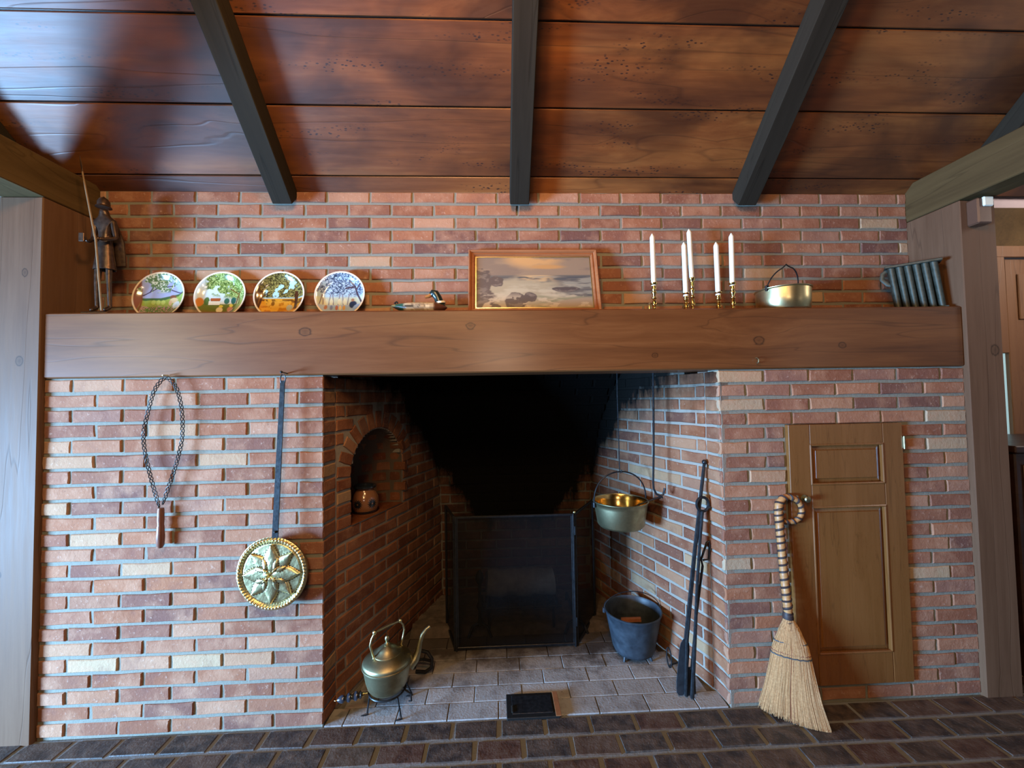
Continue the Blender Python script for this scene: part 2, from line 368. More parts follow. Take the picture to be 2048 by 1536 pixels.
# ---------------------------------------------------------------- brick kit
MP, CH = .2209, .0678            # brick pitch and course height
BH = CH-.0138; JT = .0118
def brick_mesh(L, H, mat, seed, depth=.06, b=.0035, wob=.0024):
    r = random.Random(seed); w = lambda: r.uniform(-wob, wob)
    vs = []
    pr = r.uniform(-.0012, .0016)
    for (x, z) in ((-L/2,-H/2),(L/2,-H/2),(L/2,H/2),(-L/2,H/2)): vs.append((x+w(), depth, z+w()*.5))
    ring = [(-L/2+w(),-H/2+w()*.7),(w()+0,-H/2+w()),(L/2+w(),-H/2+w()*.7),(L/2+w()*.6,0),(L/2+w(),H/2+w()*.7),(w(),H/2+w()),(-L/2+w(),H/2+w()*.7),(-L/2+w()*.6,0)]
    for x, z in ring: vs.append((x, b+pr, z))
    for x, z in ring:
        sx = -b if x > L*.2 else (b if x < -L*.2 else 0); sz = -b if z > H*.2 else (b if z < -H*.2 else 0)
        vs.append((x+sx, pr+w()*.35, z+sz))
    fs = []
    B = [0,0,1,1,2,2,3,3]
    side = [(0,1,5,4),(1,5,6),(1,2,7,6)]
    # sides, back corners 0..3 matched to ring corners 4,6,8,10
    for k in range(4):
        a, c = k, (k+1) % 4; ra = 4+2*k; rm = ra+1; rc = 4+(2*k+2) % 8
        fs += [(a, ra, rm), (a, rm, c), (c, rm, rc)]
    for k in range(8):
        a = 4+k; c = 4+(k+1) % 8; fs.append((a, a+8, c+8, c))
    fs.append(tuple(range(12, 20)))
    m = MB(); m.add(vs, [f[::-1] for f in fs]); me = m.mesh('brick', mat, True, 25)
    return me
_bk = {}
def brick_for(L, H, mat, k, depth=.06):
    key = (round(L/.012), round(H/.006), mat.name, k % 4, depth)
    if key not in _bk: _bk[key] = (brick_mesh(L, H, mat, hash((key[0], key[1], key[3])) & 0xffff, depth), L, H)
    return _bk[key]
def frame(u, n, o):
    """local x along u, local -y towards the viewer (n), local z up"""
    u = Vector(u).normalized(); n = Vector(n).normalized(); y = -n; z = u.cross(y)
    m = Matrix((u, y, z)).transposed().to_4x4(); m.translation = Vector(o); return m
def put_brick(parent, F, s0, s1, zc, H, mat, name='brick', pro=None, depth=.06):
    L = s1-s0
    if L < .018: return
    k = random.randrange(4); me, L0, H0 = brick_for(L, H, mat, k, depth)
    j = random.uniform(-.0022, .0022) if pro is None else pro
    m = F @ Matrix.Translation(((s0+s1)/2, j, zc+random.uniform(-.0008,.0008))) @ Matrix.Rotation(random.uniform(-.006,.006), 4, 'Y')
    m = m @ Matrix.Diagonal((L/L0, 1, H/H0, 1)); inst(name, me, parent, m)
def courses(parent, F, s0, s1, z0, n, phase, mat, holes=None, skip=None):
    """running bond between s0 and s1; phase(k) = position of one joint; holes(k,zc) -> list of (a,b) free of brick"""
    for k in range(n):
        zc = z0+(k+.5)*CH; ph = phase(k)
        a = s0+((ph-s0) % MP)-MP
        while a < s1-1e-6:
            b = a+MP; lo, hi = max(a, s0), min(b, s1)
            segs = [(lo, hi)]
            for (ha, hb) in (holes(k, zc) if holes else []):
                ns = []
                for (p, q) in segs:
                    if hb <= p or ha >= q: ns.append((p, q)); continue
                    if ha > p: ns.append((p, ha))
                    if hb < q: ns.append((hb, q))
                segs = ns
            for p, q in segs:
                p2 = p+JT/2 if p > s0+1e-6 else p; q2 = q-JT/2 if q < s1-1e-6 else q
                if q2-p2 > .02: put_brick(parent, F, p2, q2, zc, BH, mat)
            a = b
def slab(name, F, poly_rects, mat, kind='structure', thick=.10, rec=.0058, parent=None):
    m = MB()
    for (a, b, c, d) in poly_rects: m.box(a, b, rec, thick, c, d, F)
    o = m.obj(name, mat, parent); fix_normals(o)
    if kind: o['kind'] = kind
    return o

ZB = 23*CH        # top of the lower brickwork
D = .2263; ZC = 2.536; XW = 4.281; OX1, OX2 = 1.2167, 3.0588; MT = 1.853; SL = .8911

# ---------------------------------------------------------------- floor
fl = MB().box(-3.2, 7.2, -5.3, 0, -.12, -.0045).box(3.9, 7.2, 0, 2.0, -.12, -.010).obj('floor', M['mortar_floor']); fl['kind'] = 'structure'
PX, PY = .2015, .1045
pm = []
for k in range(6):
    m = MB(); r = random.Random(k); e = .0022
    x, y = .0910, .0437
    vs = [(-x+r.uniform(-e,e), -y+r.uniform(-e,e), -.02), (x+r.uniform(-e,e), -y+r.uniform(-e,e), -.02), (x+r.uniform(-e,e), y+r.uniform(-e,e), -.02), (-x+r.uniform(-e,e), y+r.uniform(-e,e), -.02)]
    mid = [(a*1.0, b*1.0, -.0035) for a, b, c in vs]; top = [(a*.972, b*.945, r.uniform(-.0006, .0006)) for a, b, c in vs]
    m.add(vs+mid+top, [(3,2,1,0)]+[(i, (i+1) % 4, 4+(i+1) % 4, 4+i) for i in range(4)]+[(4+i, 4+(i+1) % 4, 8+(i+1) % 4, 8+i) for i in range(4)]+[(8,9,10,11)])
    pm.append(m.mesh('paver', M['paver'], True, 12))
cnt = 0
far = MB()
for row in range(30):
    yc = -(row+.5)*PY-.004
    ph = 1.390 if row % 2 == 0 else 1.490
    for i in range(-12, 20):
        xc = ph+PX/2+i*PX
        if xc < -.75 or xc > 5.1: continue
        if cnt < 290:
            inst('paver', random.choice(pm), fl, Matrix.Translation((xc+random.uniform(-.002,.002), yc+random.uniform(-.002,.002), random.uniform(-.0015,.001))) @ Matrix.Rotation(random.uniform(-.012,.012), 4, 'Z')); cnt += 1
        else: far.bevbox(xc-.0925, xc+.0925, yc-.0445, yc+.0445, -.02, 0, .004)
o = far.obj('paver', M['paver'], fl); o['kind'] = 'stuff'
# pavers running on into the side room
for row in range(5):
    yc = (row+.5)*PY
    for i in range(6):
        xc = 4.56+i*PX+(.1 if row % 2 else 0)
        inst('paver', random.choice(pm), fl, Matrix.Translation((xc, yc, 0)))

# ---------------------------------------------------------------- hearth
hb = MB().add([(OX1-.02,-.002,-.012),(OX2+.02,-.002,-.012),(2.70,1.16,-.012),(1.58,1.16,-.012),(OX1-.02,-.002,-.1),(OX2+.02,-.002,-.1),(2.70,1.16,-.1),(1.58,1.16,-.1)],
              [(0,1,2,3),(4,7,6,5),(0,4,5,1),(1,5,6,2),(2,6,7,3),(3,7,4,0)]).obj('floor_hearth', M['mortar_hearth'])
hb['kind'] = 'structure'
HX, HY = .2315, .1042
def xl(y): return 1.2167 if y < .11 else 1.232+.36*(y-.11)
def xr(y): return 3.0588 if y < .11 else 3.045-.36*(y-.11)
for row in range(11):
    y0 = row*HY+.001; y1 = y0+HY-.004; ph = 2.456+(HX*.5 if row % 2 else 0)+(.0 if row < 4 else .05)
    a = ph-12*HX
    while a < 3.2:
        b = a+HX
        lo = max(a+.002, xl(y1)+.003); hi = min(b-.002, xr(y1)-.003)
        if hi-lo > .02:
            L = hi-lo; z = random.uniform(-.0015, .001)
            m = MB().bevbox(-L/2, L/2, -(y1-y0)/2, (y1-y0)/2, -.02, 0, .0022)
            o = m.obj('hearth_tile', M['hearth'], hb, loc=((lo+hi)/2, (y0+y1)/2, z)); o.rotation_euler = (0, 0, random.uniform(-.004, .004))
        a = b

# ---------------------------------------------------------------- lower brick walls
F0 = frame((1,0,0), (0,-1,0), (0,0,0))
wl = slab('wall_back_left', F0, [(0, OX1-.004, -.05, ZB)], M['mortar'])
courses(wl, F0, 0, OX1, 0, 23, lambda k: (.53*MP if k % 2 == 0 else 0), M['brick'])
DX0, DX1, DZ0, DZ1 = 3.378, 3.939, .084, 1.293
def door_hole(k, zc): return [(DX0-.004, DX1+.004)] if DZ0-.02 < zc < DZ1+.0 else []
wr = slab('wall_back_right', F0, [(OX2+.004, DX0, -.05, ZB), (DX1, XW, -.05, ZB), (DX0, DX1, DZ1, ZB), (DX0, DX1, -.05, DZ0-.006)], M['mortar'])
courses(wr, F0, OX2, XW, 0, 23, lambda k: (OX2 if k % 2 == 0 else OX2+.6*MP), M['brick'], door_hole)
# jamb returns, one header per course on each side of the opening
FJL = frame((.0153,.11-.0,0), (1,-.14,0), (OX1, .0, 0)); FJR = frame((.0138,-.11,0), (-1,-.14,0), (OX2-.0138, .11, 0))
for nm, F in (('wall_firebox_jamb_left', FJL), ('wall_firebox_jamb_right', FJR)):
    j = slab(nm, F, [(.004, .112, -.05, ZB-.008)], M['mortar_fire'], thick=.08, rec=.008)
    for k in range(23): put_brick(j, F, .006 if F is FJL else .004, .106, (k+.5)*CH, BH, M['brick_fire'], pro=.001, depth=.05)
# ---------------------------------------------------------------- splayed firebox walls
LS = math.hypot(1, .36)
FL = frame((.36,1,0), (1,-.36,0), (1.232, .11, 0)); FR = frame((.36,-1,0), (-1,-.36,0), (3.045-.36*1.01, 1.12, 0))
SLEN = 1.01*LS
# niche in the left splay: centre, half width and heights in wall coordinates
NC = (.423-.11)*LS; NW = .228; NZ0 = .815; NZS = 1.055; RO = NW+.098
def niche_hole(k, zc):
    if zc < NZ0-.02: return []
    if zc < NZS: return [(NC-NW-.104, NC+NW+.006)]
    d = zc-NZS
    if d < RO+.01: 
        h = math.sqrt(max(0, (RO+.012)**2-d*d)); return [(NC-h, NC+h)]
    return []
cols = []
NSEG = 24
for i in range(NSEG):
    a = NC-NW+2*NW*i/NSEG; b = NC-NW+2*NW*(i+1)/NSEG; mid = (a+b)/2-NC
    top = NZS+math.sqrt(max(0, NW*NW-mid*mid)); cols.append((a, b, top, 1.8 if a > .112 else 1.552))
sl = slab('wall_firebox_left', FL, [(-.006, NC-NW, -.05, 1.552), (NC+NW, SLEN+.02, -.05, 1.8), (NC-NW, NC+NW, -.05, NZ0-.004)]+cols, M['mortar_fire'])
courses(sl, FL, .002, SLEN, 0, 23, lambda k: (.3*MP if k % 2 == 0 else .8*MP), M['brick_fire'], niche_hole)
for k in range(4):                                   # upright run of headers beside the niche
    put_brick(sl, FL, NC-NW-.098, NC-NW-.002, NZ0+(k+.45)*.062, .052, M['brick_fire'], pro=-.002)
NV = 13
for k in range(NV):                                  # arch ring
    a = PI*(k+.5)/NV; r = NW+.051
    me, L0, H0 = brick_for(.094, .052, M['brick_fire'], k)
    m = FL @ Matrix.Translation((NC-r*math.cos(a), random.uniform(-.004,.001), NZS+r*math.sin(a))) @ Matrix.Rotation(-(PI-a), 4, 'Y') @ Matrix.Diagonal((.094/L0, 1, (.0535 if 1 < k < NV-2 else .052)/H0, 1))
    inst('brick', me, sl, m)
# niche interior: curved apse of small bricks, floor slab
nm_ = MB(); vs = []; fs = []
NA, NB = 20, 8
def apse(a, z, r=None):
    rr = NW if z <= NZS else math.sqrt(max(1e-4, NW*NW-(z-NZS)**2))
    rr = rr if r is None else r
    return FL @ Vector((NC-rr*math.cos(a), .006+rr*math.sin(a)*.92, z))
zs = [NZ0-.01, .9, .98, NZS]+[NZS+NW*math.sin(PI/2*i/8) for i in range(1, 9)]
for z in zs:
    for i in range(NA+1):
        vs.append(apse(PI*i/NA, z))
for j in range(len(zs)-1):
    for i in range(NA): fs.append((j*(NA+1)+i, j*(NA+1)+i+1, (j+1)*(NA+1)+i+1, (j+1)*(NA+1)+i))
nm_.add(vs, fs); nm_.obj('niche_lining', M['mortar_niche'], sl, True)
nf = MB().add([FL @ Vector(p) for p in ([(NC-NW, -.004, NZ0)]+[(NC-NW*math.cos(PI*i/16), .004+NW*math.sin(PI*i/16), NZ0) for i in range(17)]+[(NC+NW, -.004, NZ0)])], [tuple(range(19))[::-1]]).obj('niche_sill', M['brick_niche'], sl)
z = NZ0+.034; row = 0
while z < NZS+NW-.03:
    rr = NW if z <= NZS else math.sqrt(NW*NW-(z-NZS)**2)
    n = max(3, round(PI*rr/.098)); tilt = 0 if z <= NZS else math.asin((z-NZS)/NW)
    for i in range(n):
        a = PI*(i+.5+(.25 if row % 2 else -.0))/n
        if a > PI-.06: continue
        p = FL.inverted() @ apse(a, z, rr-.004)
        L = PI*rr/n-.010
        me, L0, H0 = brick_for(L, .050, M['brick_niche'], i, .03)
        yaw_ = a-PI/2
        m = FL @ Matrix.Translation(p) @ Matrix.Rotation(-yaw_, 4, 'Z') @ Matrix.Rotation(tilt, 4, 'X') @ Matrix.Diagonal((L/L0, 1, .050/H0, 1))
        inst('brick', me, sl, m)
    z += .062 if z <= NZS else .062*math.cos(tilt)+.004; row += 1
srr = slab('wall_firebox_right', FR, [(-.02, SLEN-.128, -.05, 1.8), (SLEN-.128, SLEN+.008, -.05, 1.552)], M['mortar_fire'])
courses(srr, FR, 0, SLEN-.002, 0, 23, lambda k: (.1*MP if k % 2 == 0 else .6*MP), M['brick_fire'])
# fireback, upright at the grate and leaning forward into the flue
prof = [(-.05,1.115),(0,1.115),(.62,1.10),(.80,1.085),(.95,1.055),(1.12,1.0),(1.25,.955),(1.40,.87),(1.56,.75),(1.8,.55)]
def yb(z):
    for (a, ya), (b, y2) in zip(prof, prof[1:]):
        if z <= b: return ya+(y2-ya)*(z-a)/(b-a)
    return prof[-1][1]
vs = []; fs = []
for z, y in prof: vs += [(1.1, y+.0065, z), (3.2, y+.0065, z)]
for i in range(len(prof)-1): fs.append((2*i, 2*i+1, 2*i+3, 2*i+2))
fb = MB().add(vs, fs).obj('wall_firebox_back', M['mortar_fire']); fb['kind'] = 'structure'
zz = .5*CH; k = 0
while zz < 1.62:
    y = yb(zz); dz = .01; tilt = math.atan2(yb(zz-dz)-yb(zz+dz), 2*dz)
    n = Vector((0, -math.cos(tilt), -math.sin(tilt)))
    F = Matrix.Translation((0, y, zz)) @ Matrix.Rotation(tilt, 4, 'X')
    a0 = xl(y)+.002; a1 = xr(y)-.002; ph = 2.1+(MP/2 if k % 2 else 0); a = ph-8*MP
    while a < a1:
        p, q = max(a, a0)+JT/2, min(a+MP, a1)-JT/2
        if q-p > .02: put_brick(fb, F, p, q, 0, BH, M['brick_fire'])
        a += MP
    zz += CH*math.cos(tilt); k += 1
# flue cheek above the opening, behind the mantel
fk = MB().box(OX1-.1, OX2+.1, .228, 1.2, 1.79, 1.83).obj('ceiling_flue', M['mortar_fire']); fk['kind'] = 'structure'

# ---------------------------------------------------------------- upper brick wall
FU = frame((1,0,0), (0,-1,0), (0, D, 0))
wu = slab('wall_back_upper', FU, [(-.02, XW+.02, 1.80, ZC-.004)], M['mortar'])
courses(wu, FU, .0, XW, ZC-10*CH, 10, lambda k: (1.360 if k % 2 == 1 else 1.248), M['brick'])

# ---------------------------------------------------------------- timber frame
def beam(name, x0, x1, y0, y1, z0, z1, mat, label, b=.004, parent=None, loc=None):
    o = MB().bevbox(x0, x1, y0, y1, z0, z1, b).obj(name, mat, parent)
    return o
o = beam('wall_post', -.186, 0, -.022, D+.2, -.03, 2.372, M['post'], ''); tag(o, 'square wooden post beside the hanging wire beater', kind='structure')
o = beam('wall_post', XW, 4.462, -.022, D+.2, -.03, 2.372, M['post'], ''); tag(o, 'square wooden post beside the cupboard door', kind='structure')
o = beam('ceiling_beam', -.19, .0, -4.9, D+.2, 2.375, 2.553, M['girder'], ''); tag(o, kind='structure')
o = beam('ceiling_beam', XW+.0, 4.425, -4.9, D+.2, 2.375, 2.575, M['girder'], ''); tag(o, kind='structure')
mt = beam('mantel_beam', .002, XW-.002, -.009, D-.004, 1.5605, MT, M['mantel'], '', .006)
tag(mt, 'long reddish brown wooden mantel beam running from post to post', 'mantel'); mt['kind'] = 'thing'

# ---------------------------------------------------------------- ceiling
ceil = empty('ceiling'); ceil['kind'] = 'structure'
PH = math.atan(SL); LEN = .30
CF = Matrix.Translation((0, .1725, ZC-SL*(.1725-D))) @ Matrix.Rotation(-PH, 4, 'X')   # local -y climbs away from the wall
def plank_mesh(L, w):
    m = MB().bevbox(-L/2, L/2, -w/2, w/2, 0, .03, .0035); return m.mesh('plank', M['plank'])
p1 = plank_mesh(7.0, LEN-.005)
NPL = 11
for i in range(-1, NPL):
    if i == -1:
        me = plank_mesh(7.0, .085); c = .045
    else: me, c = p1, -(i+.5)*LEN
    inst('plank', me, ceil, CF @ Matrix.Translation((2.1+random.uniform(-.3,.3), c, 0)))
RY = .1725-NPL*LEN*math.cos(PH); RZ = ZC-SL*(RY-D)
back = MB().box(-3, 6.5, .035, .05, 0, 0)
o = MB().add([(-3, RY, RZ+.04), (6.5, RY, RZ+.04), (6.5, D+.02, ZC-SL*.02+.045), (-3, D+.02, ZC-SL*.02+.045)], [(0,1,2,3)]).obj('roof_deck', M['darkwood'], ceil)
o = MB().add([(-3, RY, RZ+.04), (6.5, RY, RZ+.04), (6.5, -5.4, RZ-SL*(RY+5.4)+.04), (-3, -5.4, RZ-SL*(RY+5.4)+.04)], [(3,2,1,0)]).obj('rear_slope', M['darkwood'], ceil)
for x in (-.32, .888, 2.091, 3.300, 4.505):
    L = NPL*LEN; th = .134*math.cos(PH)
    m = MB().bevbox(0, .099, -L, .10, -th, .0, .003)
    o = m.obj('ceiling_rafter', M['rafter']); o.matrix_basis = Matrix.Translation((x, 0, 0)) @ CF @ Matrix.Translation((0, 0, -.001)); o['kind'] = 'structure'

# ---------------------------------------------------------------- rest of the room shell
def shell(name, x0, x1, y0, y1, z0, z1, mat):
    o = MB().box(x0, x1, y0, y1, z0, z1).obj(name, mat); o['kind'] = 'structure'; return o
shell('wall_back_outer', -3, -.19, .03, .13, 0, 2.6, M['plaster'])
w = MB(); w.box(-3.18, -3.08, -5.3, -4.95, 0, 5.4); w.box(-3.18, -3.08, -3.65, -2.95, 0, 5.4); w.box(-3.18, -3.08, -4.95, -3.65, 0, 1.75); w.box(-3.18, -3.08, -4.95, -3.65, 2.95, 5.4); w.box(-3.18, -3.08, -1.35, .1, 0, 5.4); w.box(-3.18, -3.08, -2.95, -1.35, 1.35, 5.4); w.box(-3.18, -3.08, -2.95, -1.35, 0, .15)
o = w.obj('wall_left', M['plaster']); o['kind'] = 'structure'
w = MB()
for z in (.15, 1.29): w.box(-3.14, -3.07, -2.95, -1.35, z, z+.06)
for y in (-2.95, -2.18, -1.41): w.box(-3.14, -3.07, y, y+.06, .15, 1.35)
o = w.obj('window_1', M['plaster']); o['kind'] = 'structure'
shell('wall_right', 6.4, 6.5, -5.3, .1, 0, 5.4, M['plaster'])
w = MB(); w.box(-3.2, 1.1, -5.4, -5.25, 0, 5.4); w.box(3.1, 6.5, -5.4, -5.25, 0, 5.4); w.box(1.1, 3.1, -5.4, -5.25, 0, 1.6); w.box(1.1, 3.1, -5.4, -5.25, 3.0, 5.4)
o = w.obj('wall_front', M['plaster']); o['kind'] = 'structure'

# side room beyond the right post
o = MB().box(4.45, 7.2, .62, .70, 2.39, 2.648).obj('trim_1', M['darkwood']); o['kind'] = 'structure'; o.data.materials[0] = M['girder']
o = MB().box(4.45, 7.2, .63, .70, 2.648, 2.735).obj('trim_2', M['trimwhite']); o['kind'] = 'structure'
o = MB().box(4.45, 7.2, .60, .70, 2.735, 3.3).obj('wall_side_room', M['darkwood']); o['kind'] = 'structure'; o.data.materials[0] = M['plank']
shell('wall_side_room_lower', 4.40, 5.29, .66, .74, 0, 2.39, M['plaster'])
d2 = MB().bevbox(5.355, 6.3, .61, .655, 0, 2.30, .004).obj('door_2', M['door_dark']); d2['kind'] = 'structure'
MB().bevbox(5.235, 5.345, .60, .66, 1.68, 2.385, .004).bevbox(5.235, 6.3, .598, .66, 2.31, 2.385, .004).obj('door_frame', M['door_dark'], d2)
MB().bevbox(5.43, 5.9, .600, .612, 1.9, 2.2, .004).obj('panel', M['door_dark'], d2)
w2 = MB().box(5.235, 5.35, .63, .64, 1.10, 1.68).obj('window_2', M['glasswin']); w2['kind'] = 'structure'
cb = empty('cupboard', (4.56, .03, 0)); tag(cb, 'dark wooden cupboard standing past the post beside the doorway', 'cupboard')
MB().bevbox(0, .9, 0, .48, .04, 1.13, .006).obj('case', M['darkwood'], cb)
MB().bevbox(-.02, .92, -.02, .5, 1.13, 1.165, .005).obj('top', M['darkwood'], cb)
MB().bevbox(.035, .42, -.014, .0, .78, 1.07, .004).obj('drawer', M['door'], cb)
MB().bevbox(.035, .42, -.012, .0, .12, .74, .004).obj('door', M['darkwood'], cb)
MB().bevbox(.0, .9, .02, .46, 0, .04, .004).obj('plinth', M['darkwood'], cb)
shell('ceiling_side_room', 4.3, 7.2, .25, .8, 3.3, 3.4, M['darkwood']); shell('wall_side_room_end', 6.4, 6.5, .1, .8, 0, 3.4, M['plaster'])
# added fill light, no window here, brightening the side-room wall and trim
area('side_room_fill', (5.9, -.6, 2.6), (5.6, .6, 2.4), .6, .6, 20, (1, .85, .75))
area('side_room_trim_fill', (5.6, .32, 3.0), (5.5, .62, 2.55), .5, .1, 5, (1, .86, .80))  # second added fill, unseen, lighting the pale trim from inside the side room

# ---------------------------------------------------------------- cupboard door in the brickwork
d1 = empty('door_1', (DX0, 0, DZ0)); d1['kind'] = 'structure'; d1['label'] = 'small panelled brown cupboard door set in the brickwork'
DW = DX1-DX0; DH = DZ1-DZ0
fr = MB()
for (x0, x1, z0, z1) in ((.0, .103, 0, DH), (.462, DW, 0, DH), (.103, .462, 0, .142), (.103, .462, .822, .924), (.103, .462, 1.114, DH)):
    fr.bevbox(x0+.001, x1-.001, -.016, .02, z0+.001, z1-.001, .0018)
fr.obj('frame', M['door'], d1)
for z0, z1 in ((.142, .822), (.924, 1.114)):
    x0, x1 = .103, .462; b = .03
    m = MB(); vs = [(x0,.003,z0),(x1,.003,z0),(x1,.003,z1),(x0,.003,z1),(x0+b,-.010,z0+b),(x1-b,-.010,z0+b),(x1-b,-.010,z1-b),(x0+b,-.010,z1-b)]
    vs += [(x0+b-.004,-.004,z0+b-.004),(x1-b+.004,-.004,z0+b-.004),(x1-b+.004,-.004,z1-b+.004),(x0+b-.004,-.004,z1-b+.004)]
    fs = [(i, (i+1) % 4, 8+(i+1) % 4, 8+i) for i in range(4)]+[(8+i, 8+(i+1) % 4, 4+(i+1) % 4, 4+i) for i in range(4)]+[(4,5,6,7)]
    m.add(vs, fs)
    m.obj('panel', M['door'], d1)
    m = MB()                                       # moulding round the panel
    for (a, bb, c, dd) in ((x0-.002, x1+.002, z0-.002, z0+.008), (x0-.002, x1+.002, z1-.008, z1+.002), (x0-.002, x0+.008, z0, z1), (x1-.008, x1+.002, z0, z1)):
        m.bevbox(a, bb, -.019, .0, c, dd, .003)
    m.obj('moulding', M['door'], d1)
RX = Matrix.Rotation(PI/2, 4, 'X')
kn = MB().lathe([(.016,0),(.016,.003),(.006,.005),(.006,.016),(.013,.020),(.015,.026),(.012,.031),(.006,.033),(.0001,.0335)], 20, Matrix.Translation((.062, -.016, .865)) @ RX).obj('knob', M['brass_old'], d1, True)
MB().box(DW-.004, DW+.008, -.020, -.012, 1.09, 1.14).tube([(DW+.002, -.021, 1.085), (DW+.002, -.021, 1.145)], .004).obj('hinge', M['brass_old'], d1)

# ---------------------------------------------------------------- painting helpers
def vnoise(u, v, f, seed=0):
    r = np.random.RandomState(seed); g = r.rand(64, 64)
    x = u*f+100; y = v*f+100; xi = np.floor(x).astype(int); yi = np.floor(y).astype(int); fx = x-xi; fy = y-yi
    fx = fx*fx*(3-2*fx); fy = fy*fy*(3-2*fy); g_ = lambda a, b: g[a % 64, b % 64]
    return (g_(xi,yi)*(1-fx)+g_(xi+1,yi)*fx)*(1-fy)+(g_(xi,yi+1)*(1-fx)+g_(xi+1,yi+1)*fx)*fy
def fbm(u, v, f, seed=0, o=4):
    s = 0; a = .5; t_ = 0
    for i in range(o): s = s+a*vnoise(u, v, f*2**i, seed+i); t_ += a; a *= .55
    return s/t_
def lin(c): c = np.asarray(c, float); return np.where(c <= .04045, c/12.92, ((c+.055)/1.055)**2.4)
class Art:
    def __init__(s, u, v, base): s.u, s.v = u, v; s.c = np.ones(u.shape+(3,))*lin(base)
    def put(s, mask, col, a=1.0):
        m = (np.clip(mask, 0, 1)*a)[..., None]; s.c = s.c*(1-m)+lin(col)*m; return s
def sm(x, a, b): t_ = np.clip((x-a)/(b-a), 0, 1); return t_*t_*(3-2*t_)
def grid_art(name, mat, pts, cols, ny, nx, parent, closed=False):
    vs = pts.reshape(-1, 3); fs = []
    for j in range(ny-1):
        for i in range(nx if closed else nx-1):
            k = (i+1) % nx; fs.append((j*nx+i, j*nx+k, (j+1)*nx+k, (j+1)*nx+i))
    m = MB(); m.v = [tuple(p) for p in vs]; m.f = fs; me = m.mesh(name, mat, True, 80)
    a = me.color_attributes.new('paint', 'FLOAT_COLOR', 'POINT')
    a.data.foreach_set('color', np.concatenate([cols.reshape(-1, 3), np.ones((len(vs), 1))], 1).astype(np.float32).ravel())
    o = bpy.data.objects.new(name, me); COL.objects.link(o)
    if parent: o.parent = parent
    return o

# ---------------------------------------------------------------- collector plates
def line_d(u, v, p, q):
    p, q = np.array(p), np.array(q); d = q-p; t_ = np.clip(((u-p[0])*d[0]+(v-p[1])*d[1])/(d@d), 0, 1)
    return np.hypot(u-p[0]-t_*d[0], v-p[1]-t_*d[1])
def blob(u, v, x, y, rx, ry=None): return sm(1-np.hypot((u-x)/rx, (v-y)/(ry or rx)), 0, .25)
def art1(u, v):
    a = Art(u, v, (.66,.68,.80)); n = fbm(u, v, 5, 3)
    a.put(sm(-v, -.15, .6), (.78,.80,.88), .5)
    a.put(sm(-(v+.05-.25*np.maximum(u,0)), 0, .03), (.30,.42,.25)); a.put(sm(-(v+.18-.30*np.maximum(u-.1,0)-.05*n), 0, .03), (.62,.70,.32))
    a.put(sm(-(v+.42), 0, .1), (.40,.52,.30)); a.put((fbm(u,v,24,9) > .55)*sm(-(v+.35), 0, .1), (.72,.58,.60))
    for x in (-.28,-.08,.12): a.put(blob(u, v, x, -.26, .1, .12), (.75,.80,.42))
    a.put(sm(.05-np.abs(u+.78+.1*v), 0, .05), (.52,.30,.22)); a.put(sm(-(u+.74), 0, .06), (.55,.36,.30))
    for p, q in (((-.75,.05),(-.2,.4)), ((-.2,.4),(.5,.5)), ((.95,.1),(.4,.3)), ((-.5,.2),(-.3,.65))): a.put(sm(.03-line_d(u,v,p,q), 0, .012), (.34,.28,.34))
    can = sm(fbm(u, v, 3.5, 21)-.44+.35*(v-.35)-.3*np.abs(u-.05), 0, .05)*sm(v, .12, .3)
    a.put(can, (.40,.50,.32)); a.put(can*(fbm(u,v,15,31) > .56), (.86,.88,.78))
    a.put(blob(u,v,.50,-.02,.15,.11), (.52,.32,.22)); a.put(blob(u,v,.56,-.17,.2,.14), (.88,.80,.62)); a.put(blob(u,v,.72,-.40,.22,.20), (.86,.90,.90)); a.put(blob(u,v,.42,-.28,.08,.14), (.85,.72,.55))
    return a.c
def art2(u, v):
    a = Art(u, v, (.80,.84,.82)); a.put(sm(-(v+.1), 0, .5), (.90,.80,.55)); n = fbm(u, v, 4, 41)
    a.put(sm(-(v+.35-.05*n), 0, .04), (.42,.46,.20)); a.put(sm(-(v+.6), 0, .15), (.50,.36,.18), .6)
    a.put(sm(.25-np.abs(u-.9-.1*v), 0, .1)*sm(-v, -.5, .2), (.62,.66,.30))
    can = sm(fbm(u*1.0, v*1.3, 3.5, 51)-.40+.25*v+.18*u, 0, .05)*sm(v+.22*0-.02+.2*u, -.15, .1)*sm(u+.75, 0, .15)
    a.put(can, (.46,.54,.26)); a.put(can*(fbm(u,v,26,61) > .52), (.70,.76,.46)); a.put(can*(fbm(u,v,22,71) > .60), (.30,.38,.18))
    for p, q in (((.62,-.35),(.70,.1)), ((.78,-.35),(.70,.15)), ((.70,.1),(.3,.35)), ((.7,.1),(.9,.4))): a.put(sm(.03-line_d(u,v,p,q), 0, .012), (.44,.34,.16))
    a.put(blob(u,v,-.62,-.22,.13,.22), (.34,.44,.22)); a.put(blob(u,v,.22,-.22,.13,.16), (.24,.42,.34)); a.put(blob(u,v,.5,-.2,.12,.18), (.20,.40,.36))
    a.put((np.abs(u+.30)<.24)*(np.abs(v+.30)<.09), (.90,.86,.76)); a.put((np.abs(u+.26)<.22-.4*np.abs(v+.13))*(np.abs(v+.15)<.07), (.66,.36,.20))
    a.put(blob(u,v,-.05,-.62,.16,.14), (.90,.84,.68)); a.put(blob(u,v,.0,-.46,.1,.07), (.86,.78,.30)); a.put(blob(u,v,.40,-.60,.15,.14), (.78,.55,.48)); a.put(blob(u,v,.42,-.42,.09,.08), (.88,.80,.35)); a.put(blob(u,v,-.85,-.3,.15,.25), (.80,.50,.22))
    return a.c
